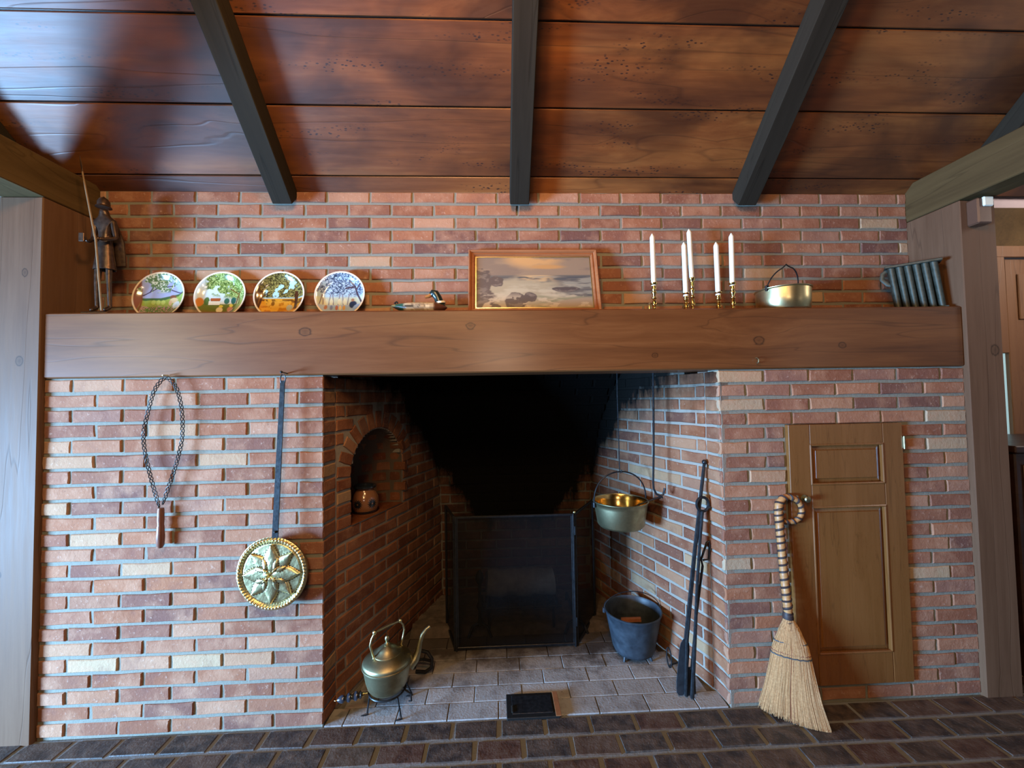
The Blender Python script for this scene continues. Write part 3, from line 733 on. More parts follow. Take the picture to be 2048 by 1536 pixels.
def art3(u, v):
    a = Art(u, v, (.70,.84,.84)); n = fbm(u, v, 4, 81)
    can = sm(fbm(u,v,4.5,91)-.44+.42*np.maximum(np.abs(u-.08)-.22, -.12+.65*np.maximum(v-.35,0)), 0, .05)*sm(v+.12, 0, .1)
    a.put(can, (.40,.36,.18)); a.put(can*(fbm(u,v,26,101) > .52), (.62,.56,.30)); a.put(can*(fbm(u,v,22,111) > .58), (.24,.20,.11))
    a.put(sm(-(v+.10), 0, .03), (.86,.62,.18)); a.put(sm(-(v+.14), 0, .03)*(fbm(u,v,7,121) > .52), (.48,.30,.12))
    a.put(blob(u,v,.0,-.70,.95,.55), (.88,.66,.24)); a.put(blob(u,v,.0,-.70,.95,.55)*(fbm(u,v,8,131) > .56), (.76,.50,.14))
    for x in (-.82,.74,.66): a.put(sm(.05-line_d(u,v,(x,-.6),(x*.95,.2)), 0, .02), (.30,.17,.10))
    a.put(sm(.025-line_d(u,v,(.7,-.05),(.95,.3)), 0, .012), (.30,.17,.10)); a.put(sm(.025-line_d(u,v,(-.8,-.05),(-.5,.2)), 0, .012), (.30,.17,.10))
    a.put(blob(u,v,.42,-.55,.16,.16), (.70,.70,.62)); a.put(blob(u,v,-.3,-.35,.08,.12), (.55,.36,.12)); a.put(sm(-(u+.82), 0, .05), (.30,.20,.14))
    return a.c
def art4(u, v):
    a = Art(u, v, (.70,.80,.84)); n = fbm(u, v, 5, 141)
    a.put(sm(-(v+.02), 0, .1), (.78,.80,.70)); a.put(sm(-(v+.42), 0, .04), (.62,.70,.80))
    can = sm(fbm(u,v,4,151)-.38+.22*v-.12*np.abs(u), 0, .08)*sm(v+.12, 0, .25)
    a.put(can, (.44,.50,.58)); a.put(can*(fbm(u,v,28,161) > .55), (.78,.84,.88)); a.put(can*(fbm(u,v,24,171) > .58), (.24,.28,.36))
    for i, x in enumerate((-.85,-.72,-.5,-.3,-.1,.12,.3)): a.put(sm(.025-line_d(u,v,(x,-.42),(x+.05*(-1)**i,.05)), 0, .012), (.52,.48,.52))
    for x in (-.62,-.40,-.05,.18): a.put(blob(u,v,x,-.28,.09,.16), (.86,.84,.70))
    for p, q in (((.95,-.35),(.72,.05)), ((.72,.05),(.6,.42)), ((.6,.42),(.35,.7)), ((.66,.3),(.9,.55)), ((.6,.42),(.2,.35))): a.put(sm(.05-line_d(u,v,p,q), 0, .02), (.30,.24,.28))
    for x, c in ((-.6,(.62,.42,.34)),(-.38,(.50,.54,.70)),(-.15,(.70,.45,.40)),(.0,(.86,.78,.62)),(.16,(.80,.62,.36))): a.put(blob(u,v,x,-.56,.07,.13), c)
    a.put(blob(u,v,.55,-.42,.2,.2), (.18,.24,.36)); a.put(blob(u,v,.52,-.20,.08), (.66,.50,.40)); a.put(blob(u,v,.75,-.6,.22,.2), (.55,.66,.82))
    return a.c
NR, NT_ = 84, 280
def plate(x, art, label, tilt=10, dia=.249, y0=.148, yaw=0):
    e = empty('plate', (x, y0, MT)); tag(e, label, 'plate', 'picture plates on the mantel')
    R0 = dia/2; rr = np.linspace(0, 1, NR); th = np.arange(NT_)*2*PI/NT_
    rg, tg = np.meshgrid(rr, th, indexing='ij'); u = rg*np.cos(tg); v = rg*np.sin(tg)
    dep = .020*(1-sm(rg, .62, 1.0))
    cols = art(u/.93, v/.93); rim = sm(rg, .935, .95)[..., None]; cols = cols*(1-rim)+lin((.93,.86,.76))*rim
    t_ = math.radians(tilt)
    up = np.array([0, math.sin(t_), math.cos(t_)]); nn = np.array([0, -math.cos(t_), math.sin(t_)])
    P = up*(R0+v[..., None]*R0)+np.array([1,0,0])*u[..., None]*R0-nn*dep[..., None]+nn*.004
    o = grid_art('plate_face', M['plate'], P, cols, NR, NT_, e, True)
    m = MB(); Q = Matrix.Translation(Vector(up)*R0) @ Matrix.Rotation(-t_, 4, 'X') @ Matrix.Rotation(PI/2, 4, 'X')
    m.lathe([(R0, .004), (R0, .001), (R0*.66, -.017), (R0*.5, -.019), (R0*.5, -.023), (R0*.46, -.023), (R0*.46, -.019), (.001, -.019)], 64, Q, cap=False)
    m.obj('rim_and_back', M['candle'], e, True); e.rotation_euler = (0, 0, yaw); return e
plate(.346, art1, 'picture plate with white blossom, green field and girl, standing beside the bronze figure', yaw=.0)
plate(.641, art2, 'picture plate with leafy green tree, cottage and yellow sky')
plate(.928, art3, 'picture plate with golden autumn field between dark trees')
plate(1.226, art4, 'picture plate with grey winter trees and skaters, nearest the duck')

# ---------------------------------------------------------------- seascape
pf = empty('framed_painting', (1.872, .122, MT)); tag(pf, 'framed seascape painting of waves on rocks, leaning on the brick wall', 'painting')
PW, PHt, FWd = .668, .365, .036; ta = math.radians(14)
RT = Matrix.Rotation(-ta, 4, 'X')
def framed(m_, prof_):
    pass
fm = MB()
cs = [(0,0),(PW,0),(PW,PHt),(0,PHt)]; pr_ = [(0,.0),(0,-.018),(.006,-.024),(.014,-.020),(.018,-.014),(.026,-.016),(.031,-.012),(FWd,-.006),(FWd,.0)]
vs = []; n = len(pr_)
for (cx, cz), (dx, dz) in zip(cs, ((1,1),(-1,1),(-1,-1),(1,-1))):
    for a, y in pr_: vs.append((cx+dx*a, y, cz+dz*a))
fs = []
for c in range(4):
    for i in range(n-1): fs.append((c*n+i, ((c+1) % 4)*n+i, ((c+1) % 4)*n+i+1, c*n+i+1))
fm.add(vs, fs, RT); fo = fm.obj('frame', M['frame_wood'], pf); fix_normals(fo)
sl_ = MB()
li = .004
for (a, b, c, d_) in ((FWd-.001, PW-FWd+.001, FWd-.001, FWd+li), (FWd-.001, PW-FWd+.001, PHt-FWd-li, PHt-FWd+.001), (FWd-.001, FWd+li, FWd, PHt-FWd), (PW-FWd-li, PW-FWd+.001, FWd, PHt-FWd)): sl_.box(a, b, -.0075, .0, c, d_, RT)
sl_.obj('slip', M['brass_pale'], pf)
nx, ny = 220, 130
u, v = np.meshgrid(np.linspace(0, 1, nx), np.linspace(0, 1, ny))
a = Art(u, v, (.60,.52,.46))
a.put(sm(fbm(u, v*2, 4, 201), .42, .62), (.70,.60,.50), .8); a.put(sm(1-np.hypot((u-.5)/.33, (v-.98)/.28), 0, .6)*sm(fbm(u,v*2,5,211), .3, .55), (.93,.72,.48)); a.put(sm(1-np.hypot((u-.62)/.2, (v-.80)/.06), 0, .6), (.88,.66,.42))
a.put(sm(.64+.0*u-v, 0, .008), (.48,.46,.44)); a.put(sm(.64-v, 0, .008)*sm(1-np.abs(u-.52)/.22, 0, .8), (.88,.74,.55))
wv = fbm(u*1.2, v*4, 4, 221); a.put(sm(.62-v, 0, .02)*sm(wv, .50, .62), (.66,.64,.58)); a.put(sm(.62-v, 0, .02)*sm(.46-wv, 0, .1), (.36,.38,.40))
a.put(sm(.60-.28*np.abs(u-.35)-v+.15*(fbm(u,v,6,231)-.5), 0, .08)*sm(.85-u, 0, .3), (.76,.70,.58))
a.put(sm(fbm(u,v*1.5,6,241), .5, .66)*sm(.5-v, 0, .1), (.84,.78,.66)); a.put(sm(.44+.12*np.sin(u*5+1)-v-.1, 0, .05)*sm(u, .45, .6)*sm(wv, .42, .6), (.62,.62,.50))
def rock(x, y, rx, ry, sd):
    d = np.hypot((u-x)/rx, (v-y)/ry)+.9*(fbm(u, v, 9, sd)-.5); a.put(sm(1-d, 0, .12), (.38,.34,.34)); a.put(sm(1-d, .1, .3)*sm(fbm(u,v,16,sd+5), .5, .6), (.52,.47,.44))
rock(.04,.55,.12,.20,251); rock(.17,.52,.06,.11,256); rock(.06,.18,.12,.22,261); rock(.33,.12,.11,.17,271); rock(.46,.22,.06,.09,281); rock(.14,.02,.07,.07,291); rock(.78,.36,.14,.05,301)
a.put(sm(.10+.12*np.sin((u-.6)*4)-v, 0, .04)*sm(u-.55, 0, .2), (.74,.66,.56)); a.put(sm(fbm(u,v,12,311), .58, .66)*sm(.35-v, 0, .2), (.90,.82,.70), .8)
ux = FWd+u*(PW-2*FWd); vz = FWd+v*(PHt-2*FWd); P = np.stack([ux, np.full_like(ux, -.005), vz], -1)
Rm = np.array(RT.to_3x3()); P = P @ Rm.T
grid_art('canvas', M['vcol'], P, a.c*.62, ny, nx, pf)
MB().box(.004, PW-.004, -.003, .004, .004, PHt-.004, RT).obj('backing', M['darkwood'], pf)

# ---------------------------------------------------------------- candlesticks
def candlestick(x, y, zc0, zc1, label, lean=0.0, r=.0122, tall=True):
    e = empty('candlestick', (x, y, MT)); tag(e, label, 'candlestick', 'brass candlesticks with white candles')
    h = zc0-MT+.012; s_ = h/.15
    pr_ = [(.001,0),(.034,0),(.034,.004),(.028,.008),(.014,.012),(.008,.020),(.006,.028),(.010,.036),(.013,.046),(.009,.058),(.006,.066),(.012,.072),(.012,.076),(.006,.080),(.008,.090),(.013,.100),(.013,.104),(.008,.108),(.0105,.116),(.0105,.126),(.0095,.130),(.0125,.138),(.0175,.144),(.0175,.148),(.0115,.15),(.0115,.14),(.001,.14)]
    MB().lathe([(a, b*s_) for a, b in pr_], 24).obj('stick', M['brass'], e, True, ang=50)
    H = zc1-zc0; z0 = zc0-MT
    m = MB().lathe([(.001,z0-.005),(r,z0-.005),(r*.99,z0+H-.022),(r*.90,z0+H-.017),(r*.25,z0+H-.002),(.001,z0+H)], 20)
    c = m.obj('candle', M['candle'], e, True, ang=60); c.rotation_euler = (0, 0, 0)
    if lean: c.location = (-lean*(z0), 0, 0); c.data.transform(Matrix.Shear('XY', 4, (0, 0)) if False else Matrix(((1,0,lean,0),(0,1,0,0),(0,0,1,0),(0,0,0,1))))
    return e
candlestick(2.802, .10, 1.996, 2.257, 'candlestick beside the seascape painting, first of the five brass ones', -.005)
candlestick(2.964, .10, 1.942, 2.214, 'short brass candlestick whose candle stands against the tallest candle', -.008)
candlestick(3.023, .15, 2.035, 2.302, 'tallest brass candlestick with a leaning white candle', -.03)
candlestick(3.130, .10, 1.946, 2.214, 'short brass candlestick with its candle, second from the brass pan', -.010)
candlestick(3.205, .10, 1.994, 2.260, 'brass candlestick nearest the brass pan', .012)
sn = empty('candle_snuffer', (2.773, .09, MT)); tag(sn, 'small brass candle snuffer lying beside the first candlestick', 'candle snuffer')
MB().lathe([(.0135,0),(.0125,.012),(.008,.032),(.004,.042),(.006,.046),(.001,.052)], 18).obj('cone', M['brass_pale'], sn, True)
MB().tube([(.008,.0,.022),(.05,.008,.018),(.12,.02,.012)], .0025).obj('handle', M['brass_pale'], sn, True)

# ---------------------------------------------------------------- brass pan on the mantel
bp = empty('brass_pan', (3.468, .105, MT)); tag(bp, 'small brass pan with thin iron bail on the mantel', 'pan')
MB().lathe([(.001,.001),(.108,.001),(.115,.008),(.119,.060),(.120,.106),(.125,.108),(.126,.113),(.120,.114),(.117,.108),(.114,.012),(.001,.008)], 56).obj('bowl', M['brass_pale'], bp, True, ang=60)
pts = []
for i in range(25):
    q = PI*i/24; x = -.112*math.cos(q); z = .116+.112*math.sin(q)*(1-.12*math.cos(q)); y = -.045*math.cos(q)-.02*math.sin(q)
    if 10 <= i <= 12: z += .009*(1-abs(i-11))+.004
    pts.append((x+.02*math.sin(q), y, z))
MB().tube(pts, .0032).obj('bail', M['iron'], bp, True)
for s in (-1, 1): MB().bevbox(s*.112-.009, s*.112+.009, s*.045-.006, s*.045+.006, .098, .126, .003).obj('ear', M['iron'], bp)

# ---------------------------------------------------------------- mallard decoy
dk = empty('duck_decoy', (1.635, .10, MT)); tag(dk, 'painted wooden mallard duck decoy with dark green head', 'duck')
nu, nv_ = 44, 28
uu = np.linspace(0, 1, nu); th = np.arange(nv_)*2*PI/nv_
xs = -.135+.27*uu
prof_r = np.interp(uu, [0,.04,.12,.3,.55,.8,.93,1], [.004,.012,.024,.045,.052,.046,.028,.004])
cz = np.interp(uu, [0,.12,.3,.55,.8,1], [.046,.040,.032,.030,.032,.036])
P = np.zeros((nu, nv_, 3))
for i in range(nu):
    P[i, :, 0] = xs[i]; P[i, :, 1] = np.cos(th)*prof_r[i]; P[i, :, 2] = np.maximum(cz[i]+np.sin(th)*prof_r[i]*.62, .002)
U = P[..., 0]/.135; V = P[..., 2]/.06
A = Art(U, P[..., 1]/.05, (.62,.55,.45)); nn = fbm(U*2, P[..., 1]*20, 5, 401)
A.put((nn > .5), (.78,.72,.60)); A.put(sm(U, .52, .6), (.36,.22,.17)); A.put(sm(-U, .45, .55), (.16,.36,.30)); A.put(sm(-U, .80, .88), (.60,.55,.35)); A.put((np.abs(V-.55) < .10)*(U < .3)*(nn > .42), (.30,.26,.22))
grid_art('body', M['duck'], P, A.c, nu, nv_, dk, True)
hp = [(.100,0,.035),(.098,0,.062),(.090,0,.085),(.078,0,.104),(.066,0,.106),(.056,0,.098)]
MB().tube(hp, [.030,.022,.019,.0205,.0195,.012], 16).obj('head', mat_plain('dark_green_head', (.012,.024,.022), .3, var=.3), dk, True)
MB().tube([(.103,0,.054),(.101,0,.064)], [.0262,.0238], 16).obj('neck_ring', M['candle'], dk, True)
MB().tube([(.060,0,.100),(.046,0,.092),(.030,0,.088)], [.010,.0085,.006], 12, flat=1.4).obj('bill', mat_plain('orange_bill', (.50,.17,.04), .35), dk, True)
MB().tube([(-.112,0,.050),(-.118,0,.060),(-.110,0,.066),(-.104,0,.060)], .0045, 8).obj('tail_curl', M['hole'], dk, True)

# ---------------------------------------------------------------- bronze figurine with lance (skinned)
st = empty('bronze_figurine', (.165, .085, MT)); tag(st, 'tall thin dark bronze figure of a standing man holding a spear', 'figurine')
MB().bevbox(-.055, .06, -.05, .05, 0, .016, .003).obj('base', M['bronze'], st)
def skin(name, V, E_, R_, mat, parent, root=0, sub=2):
    me = bpy.data.meshes.new(name); me.from_pydata(V, E_, []); me.update(); me.materials.append(mat)
    o = bpy.data.objects.new(name, me); COL.objects.link(o); o.parent = parent
    sk = o.modifiers.new('Skin', 'SKIN'); sk.use_smooth_shade = True
    for i, r in enumerate(R_):
        d = me.skin_vertices[0].data[i]; d.radius = (r, r) if not isinstance(r, tuple) else r; d.use_root = (i == root)
    s2 = o.modifiers.new('Sub', 'SUBSURF'); s2.levels = sub; s2.render_levels = sub; return o
k = 1.0
V = [(0,0,.30),(0,0,.38),(0,0,.455),(0,0,.485),(-.002,-.005,.515),                     # pelvis, waist, chest, neck, head
     (-.022,0,.285),(-.026,-.004,.165),(-.028,0,.045),(-.030,-.030,.024),              # leg
     (.022,0,.285),(.026,-.002,.165),(.030,0,.045),(.033,-.030,.024),
     (-.040,0,.450),(-.046,-.004,.370),(-.042,-.030,.346),(-.038,-.046,.350),           # arm with book
     (.040,0,.450),(.056,-.004,.370),(.030,-.046,.352),(.022,-.054,.352)]
E_ = [(0,1),(1,2),(2,3),(3,4),(0,5),(5,6),(6,7),(7,8),(0,9),(9,10),(10,11),(11,12),(2,13),(13,14),(14,15),(15,16),(2,17),(17,18),(18,19),(19,20)]
R_ = [(.028,.022),(.024,.018),(.034,.022),(.016,.014),.023,.017,.012,.008,.009,.015,.010,.008,.009,.014,.010,.008,.009,.014,.010,.008,.010]
skin('body', V, E_, R_, M['bronze'], st)
MB().lathe([(.024,.0),(.028,.03),(.036,.10),(.046,.17),(.043,.172),(.030,.10),(.020,.02)][::-1], 20, Matrix.Translation((0,.004,.395)) @ Matrix.Rotation(PI, 4, 'X'), 1, .75).obj('coat', M['bronze'], st, True)
MB().lathe([(.030,-.003),(.028,.002),(.023,.006),(.023,.024),(.016,.038),(.006,.045),(.001,.050)], 18, Matrix.Translation((-.002,-.005,.522))).obj('helmet', M['bronze'], st, True)
MB().tube([(.0,.022,.45),(.018,.036,.36),(.03,.040,.25)], [.035,.042,.036], 10, flat=.3).obj('cape', M['bronze'], st, True)
MB().bevbox(-.054, -.030, -.066, -.060, .335, .375, .002).obj('book', M['bronze'], st)
for (x, y, z, sgn) in ((-.040,-.052,.352,-1), (.021,-.056,.352,1)):
    m = MB(); m.sphere((x, y, z), .0085, 10, 1, .7, 1.1)
    for f in range(4): m.tube([(x-.002, y-.004, z+.006-.004*f), (x+.009*-sgn, y-.010, z+.006-.004*f), (x+.013*-sgn, y-.003, z+.005-.004*f)], [.0024,.0022,.0018], 6)
    m.tube([(x, y, z+.006), (x-.006*sgn, y-.008, z+.011)], [.0026,.002], 6)
    m.obj('hand', M['bronze'], st, True)
MB().tube([(.050,-.060,.016),(.022,-.064,.34),(-.045,-.062,.66)], [.0042,.0042,.0032], 8).obj('spear_shaft', M['lance'], st, True)
MB().tube([(-.045,-.062,.66),(-.050,-.062,.69),(-.058,-.062,.735)], [.0036,.0042,.0008], 8, flat=.5).obj('spear_head', M['bronze'], st, True)

# ---------------------------------------------------------------- candle mould
cm = empty('candle_mould', (4.165, .095, MT), math.radians(-42)); tag(cm, 'old tin candle mould of upright tubes against the wooden post', 'candle mould')
TL = .235; lean = .03
for r in range(2):
    for i in range(6):
        x = -.0775+i*.031; y = -.018+r*.036
        MB().tube([(x+.012, y, .008), (x-.012+.0, y, TL)], [.0125, .0152], 14).obj('tube', M['pewter'], cm, True)
MB().bevbox(-.115, .095, -.040, .040, TL-.002, TL+.012, .003).obj('top_plate', M['pewter'], cm)
MB().bevbox(-.085, .110, -.034, .034, .0, .009, .003).obj('bottom_plate', M['pewter'], cm)
MB().tube([(-.100,0,TL-.004),(-.122,0,TL-.02),(-.124,0,TL-.05),(-.102,0,TL-.08),(-.088,0,TL-.085)], .010, 8, flat=.25).obj('strap_handle', M['pewter'], cm, True)

# ---------------------------------------------------------------- sensor on post
sn2 = empty('motion_sensor', (4.352, -.022, 2.300)); tag(sn2, 'small brown and white motion sensor fixed high on the post', 'sensor')
MB().bevbox(-.040, .030, -.050, .002, -.062, .062, .006).obj('casing', M['brown_plastic'], sn2)
MB().bevbox(-.018, .030, -.058, -.044, .018, .064, .004).obj('lens', M['white_plastic'], sn2)

# small fixings on the mantel
hk = empty('cup_hook', (3.239, -.009, 1.60)); tag(hk, 'small metal cup hook screwed into the mantel beam', 'hook')
MB().tube([(0,.004,.012),(0,-.012,.012),(0,-.020,.004),(0,-.020,-.008),(0,-.012,-.014),(0,-.006,-.010)], .0022, 8).obj('hook', M['brass_old'], hk, True)

# ---------------------------------------------------------------- twisted wire beater on the left wall
rb = empty('wire_beater', (.53, -.03, 1.56)); tag(rb, 'looped black wire carpet beater with wooden handle, hanging on the brick wall', 'carpet beater')
lp = [(.526,.988),(.513,1.032),(.491,1.108),(.464,1.218),(.454,1.305),(.464,1.371),(.490,1.48),(.515,1.53),(.545,1.556),(.575,1.535),(.595,1.50),(.612,1.434),(.620,1.346),(.614,1.258),(.590,1.16),(.563,1.074),(.539,.999)]
def smooth_path(p, n):
    p = np.array(p); d = np.r_[0, np.cumsum(np.hypot(*np.diff(p[:, :2], axis=0).T))]; out = []
    for s in np.linspace(0, d[-1], n):
        i = min(max(np.searchsorted(d, s)-1, 0), len(p)-2); t_ = (s-d[i])/(d[i+1]-d[i]); p0 = p[max(i-1,0)]; p1_ = p[i]; p2_ = p[i+1]; p3 = p[min(i+2, len(p)-1)]
        out.append(.5*((2*p1_)+(p2_-p0)*t_+(2*p0-5*p1_+4*p2_-p3)*t_**2+(3*p1_-p0-3*p2_+p3)*t_**3))
    return np.array(out), d[-1]
N = 420; c_, Lp = smooth_path(lp, N)
tn = np.gradient(c_, axis=0); tn /= np.linalg.norm(tn, axis=1)[:, None]; nr = np.stack([-tn[:, 1], tn[:, 0]], 1); s_ = np.linspace(0, Lp, N)
for ph in (0, PI*2/3, PI*4/3):
    w_ = .0078*np.sin(s_/.062*2*PI+ph)*np.minimum(1, np.minimum(s_, Lp-s_)/.05+.15); dd = .003*np.cos(s_/.062*2*PI+ph)
    q = c_+nr*w_[:, None]
    MB().tube([(a-.53, b_, z-1.56) for (a, z), b_ in zip(q[::2], dd[::2])], .0018, 6).obj('wire', M['wire'], rb, True)
MB().lathe([(.011,0),(.0125,.01),(.0135,.05),(.012,.075),(.0135,.08),(.0155,.12),(.0145,.16),(.008,.172)][::-1], 16, Matrix.Translation((-.001, .004, -.575)) @ Matrix.Rotation(PI, 4, 'X') @ Matrix.Rotation(.0, 4, 'Y')).obj('handle', M['handle_wood'], rb, True)
fix_normals(rb.children[-1])
MB().tube([(.012,.018,.008),(.012,-.014,.006)], .0022, 8).obj('nail', M['brass_pale'], rb, True)

# ---------------------------------------------------------------- warming pan
wp = empty('warming_pan', (1.024, -.045, .70)); tag(wp, 'round embossed brass warming pan hanging from an iron strap handle', 'warming pan')
RP = .150; nr_, nt_ = 90, 480
rr = np.linspace(0, 1, nr_); th = np.arange(nt_)*2*PI/nt_; rg, tg = np.meshgrid(rr, th, indexing='ij')
def petal(ax, r0, r1, wmax):
    d = np.abs((tg-ax+PI) % (2*PI)-PI); t_ = np.clip((rg-r0)/(r1-r0), 0, 1)
    w_ = wmax*np.sin(PI*t_**.8)*.18/np.maximum(rg, .12); q = np.clip(1-(d/np.maximum(w_, 1e-3))**2, 0, 1)
    return np.sqrt(q)*(t_ > 0)*(t_ < 1)
hgt = .006*(1-rg)+.0035*fbm(rg*np.cos(tg), rg*np.sin(tg), 4, 501)
for p in range(4):
    hgt = hgt+.013*petal(PI/2*p, .04, .80, 1.35)+.010*petal(PI/4+PI/2*p, .16, .80, 1.0)
hgt = hgt+.009*np.exp(-((rg-.93)/.042)**2)*(1+.28*np.sin(tg*64+rg*26))-.005*np.exp(-((rg-.84)/.02)**2)
X = rg*np.cos(tg)*RP; Z = rg*np.sin(tg)*RP*1.04; P = np.stack([X, -hgt-.012, Z], -1)
lid = grid_art('lid', M['brass_pale'], P, np.ones(P.shape), nr_, nt_, wp, True); fix_normals(lid)
MB().lathe([(RP,.0),(RP*1.0,.008),(RP*.98,.016),(RP*.94,.03),(RP*.86,.045),(.001,.050)], 64, Matrix.Rotation(-PI/2, 4, 'X') @ Matrix.Translation((0,0,-.014)), cap=False).obj('basin', M['brass_old'], wp, True)
hm = MB()
def hole(r, t_):
    i = r*(nr_-1); j = (t_ % (2*PI))/(2*PI)*nt_; h = hgt[int(i), int(j) % nt_]
    hm.lathe([(.0021, 0), (.0021, .0006)], 8, Matrix.Translation((r*math.cos(t_)*RP, -h-.0126, r*math.sin(t_)*RP*1.04)) @ RX)
for i in range(72): hole(.835, 2*PI*i/72)
for p in range(8):
    c = PI/4*p; r0, r1, wm = ((.04, .80, 1.35), (.16, .80, 1.0))[p % 2]
    for sg in (-1, 1):
        for j in range(13 if p % 2 == 0 else 9):
            t_ = .10+.85*j/(12 if p % 2 == 0 else 8); r_ = r0+(r1-r0)*t_
            hole(r_, c+sg*(wm*math.sin(PI*t_**.8)*.18/max(r_, .12)+.035))
ho = hm.obj('punched_hole', M['hole'], wp); ho['kind'] = 'stuff'
m = MB(); a0, a1 = Vector((.012, -.016, .152)), Vector((.037, -.006, .835)); w_ = .0115
m.add([(a0.x-w_*1.1,a0.y,a0.z),(a0.x+w_*1.1,a0.y,a0.z),(a1.x+w_*.85,a1.y,a1.z),(a1.x-w_*.85,a1.y,a1.z),(a0.x-w_*1.1,a0.y+.006,a0.z),(a0.x+w_*1.1,a0.y+.006,a0.z),(a1.x+w_*.85,a1.y+.006,a1.z),(a1.x-w_*.85,a1.y+.006,a1.z)],
      [(0,1,2,3),(4,7,6,5),(0,4,5,1),(1,5,6,2),(2,6,7,3),(3,7,4,0)]); m.obj('strap_handle', M['iron'], wp)
MB().sphere((.014,-.018,.178), .0055, 10).obj('rivet', M['iron'], wp, True)
MB().tube([(.030+.0,-.004,.825),(.028,-.006,.845),(.034,-.006,.862),(.044,-.006,.862),(.050,-.004,.845),(.046,-.004,.825)], .0024, 8).obj('hanging_ring', M['iron'], wp, True)
MB().tube([(.036,.050,.868),(.036,-.012,.872)], .003, 8).sphere((.036,-.013,.872), .006, 10).obj('nail', M['iron'], wp, True)

# ---------------------------------------------------------------- jar in the niche
jr = empty('jar', (1.258, .445, NZ0)); tag(jr, 'round glazed terracotta jar with dark flower medallions in the niche', 'jar')
def jprof(z): return np.interp(z, [0,.012,.035,.06,.085,.105,.125,.133,.140,.148,.152], [.056,.064,.072,.074,.071,.062,.050,.048,.060,.062,.055])
MB().lathe([(.001,0)]+[(float(jprof(z)), z) for z in (0,.006,.012,.024,.035,.048,.060,.072,.085,.095,.105,.115,.125,.130)], 40).obj('body', M['ceramic'], jr, True)
MB().lathe([(.048,.129),(.056,.133),(.0625,.140),(.0625,.147),(.056,.152),(.046,.150),(.044,.13),(.040,.10)], 40).obj('rim', M['jar_dark'], jr, True)
MB().lathe([(.056,.0),(.0655,.011),(.0662,.016),(.060,.004)], 40).obj('foot_band', M['jar_dark'], jr, True)
for q0 in (-1.80, -.72):
    m = MB()
    for pnt in range(14):
        a = 2*PI*pnt/14
        for (ra, rb_, wd) in ((.005, .029, .0042),):
            vs = []
            for (rr_, ww) in ((ra, -.0012), (ra, .0012), ((ra+rb_)/2, wd*.8), (rb_, 0), ((ra+rb_)/2, -wd*.8)):
                du = rr_*math.cos(a)-ww*math.sin(a); dz = rr_*math.sin(a)+ww*math.cos(a); z = .058+dz; R1 = float(jprof(z))+.0009; an = q0+du/R1
                vs.append((R1*math.cos(an), R1*math.sin(an), z))
            m.add(vs, [(0,4,3,2,1)])
    m.obj('flower_medallion', M['jar_dark'], jr)

# ---------------------------------------------------------------- fire screen
fs_ = empty('fire_screen', (2.10, .489, 0)); tag(fs_, 'black folding mesh fire screen with three panels', 'fire screen')
A_, B_, C_, D_ = Vector((1.668,.752)), Vector((1.750,.489)), Vector((2.450,.489)), Vector((2.634,.795))
for (p, q, nm) in ((A_, B_, 'side_panel'), (B_, C_, 'centre_panel'), (C_, D_, 'side_panel')):
    d = (q-p); L = d.length; ang = math.atan2(d.y, d.x)
    e_ = MB(); w_ = .013; H = .762
    e_.bevbox(.002, w_, -.007, .007, .0, H, .002).bevbox(L-w_, L-.002, -.007, .007, .0, H, .002).bevbox(w_, L-w_, -.007, .007, H-w_, H, .002).bevbox(w_, L-w_, -.007, .007, .012, .012+w_, .002)
    e_.bevbox(w_, w_+.008, -.004, .004, .02, H-.01, .001).bevbox(L-w_-.008, L-w_, -.004, .004, .02, H-.01, .001)
    o = e_.obj(nm, M['iron'], fs_); o.location = (p.x-2.10, p.y-.489, 0); o.rotation_euler = (0, 0, ang)
    mo = MB().add([(w_, 0, .02), (L-w_, 0, .02), (L-w_, 0, H-.01), (w_, 0, H-.01)], [(0,1,2,3)]).obj('wire_mesh', M['mesh'], o)
for p in (B_, C_):
    for z in (.12, .64): MB().tube([(p.x-2.1, p.y-.489-.008, z), (p.x-2.1, p.y-.489-.008, z+.05)], .005).obj('hinge', M['iron'], fs_, True)
MB().sphere((C_.x-2.1, 0, .768), .008, 10).obj('finial', M['brass_pale'], fs_, True)

# ---------------------------------------------------------------- andirons, grate, log, ash
ash = MB()
nx, ny = 40, 34; vs = []; 
for j in range(ny):
    for i in range(nx):
        y = .62+j*.485/(ny-1); x = (1.46+.0)+i*1.34/(nx-1); x = max(xl(y)+.0, min(xr(y)-.0, x))
        e = min(1, min(j, (ny-1))/4)
        vs.append((x, y, .001+e*(.006+.050*float(fbm(np.array(x*1.), np.array(y*1.), 9, 601))**2+.012*random.random())))
ash.add(vs, [(j*nx+i, j*nx+i+1, (j+1)*nx+i+1, (j+1)*nx+i) for j in range(ny-1) for i in range(nx-1)])
o = ash.obj('ash_bed', M['ash'], None, True); tag(o, 'grey brown ash and cinders behind the fire screen', 'ash', kind='stuff')
gr = empty('fire_grate', (2.14, .78, 0)); tag(gr, 'black iron log grate behind the screen', 'grate')
for s in (-.16, -.08, 0, .08, .16, .22, -.22): MB().tube([(s,-.13,.14),(s,-.13,.185),(s,-.118,.160),(s,.12,.160),(s,.13,.26)], .007, 8).obj('bar', M['iron_dull'], gr, True)
MB().tube([(-.25,-.125,.150),(.25,-.125,.150)], .009).obj('cross_bar', M['iron_dull'], gr, True)
MB().tube([(-.25,.10,.150),(.25,.10,.150)], .009).obj('cross_bar', M['iron_dull'], gr, True)
for x in (-.2, .2):
    for y in (-.115, .10): MB().tube([(x, y, .150), (x, y, .004)], .009).obj('leg', M['iron_dull'], gr, True)
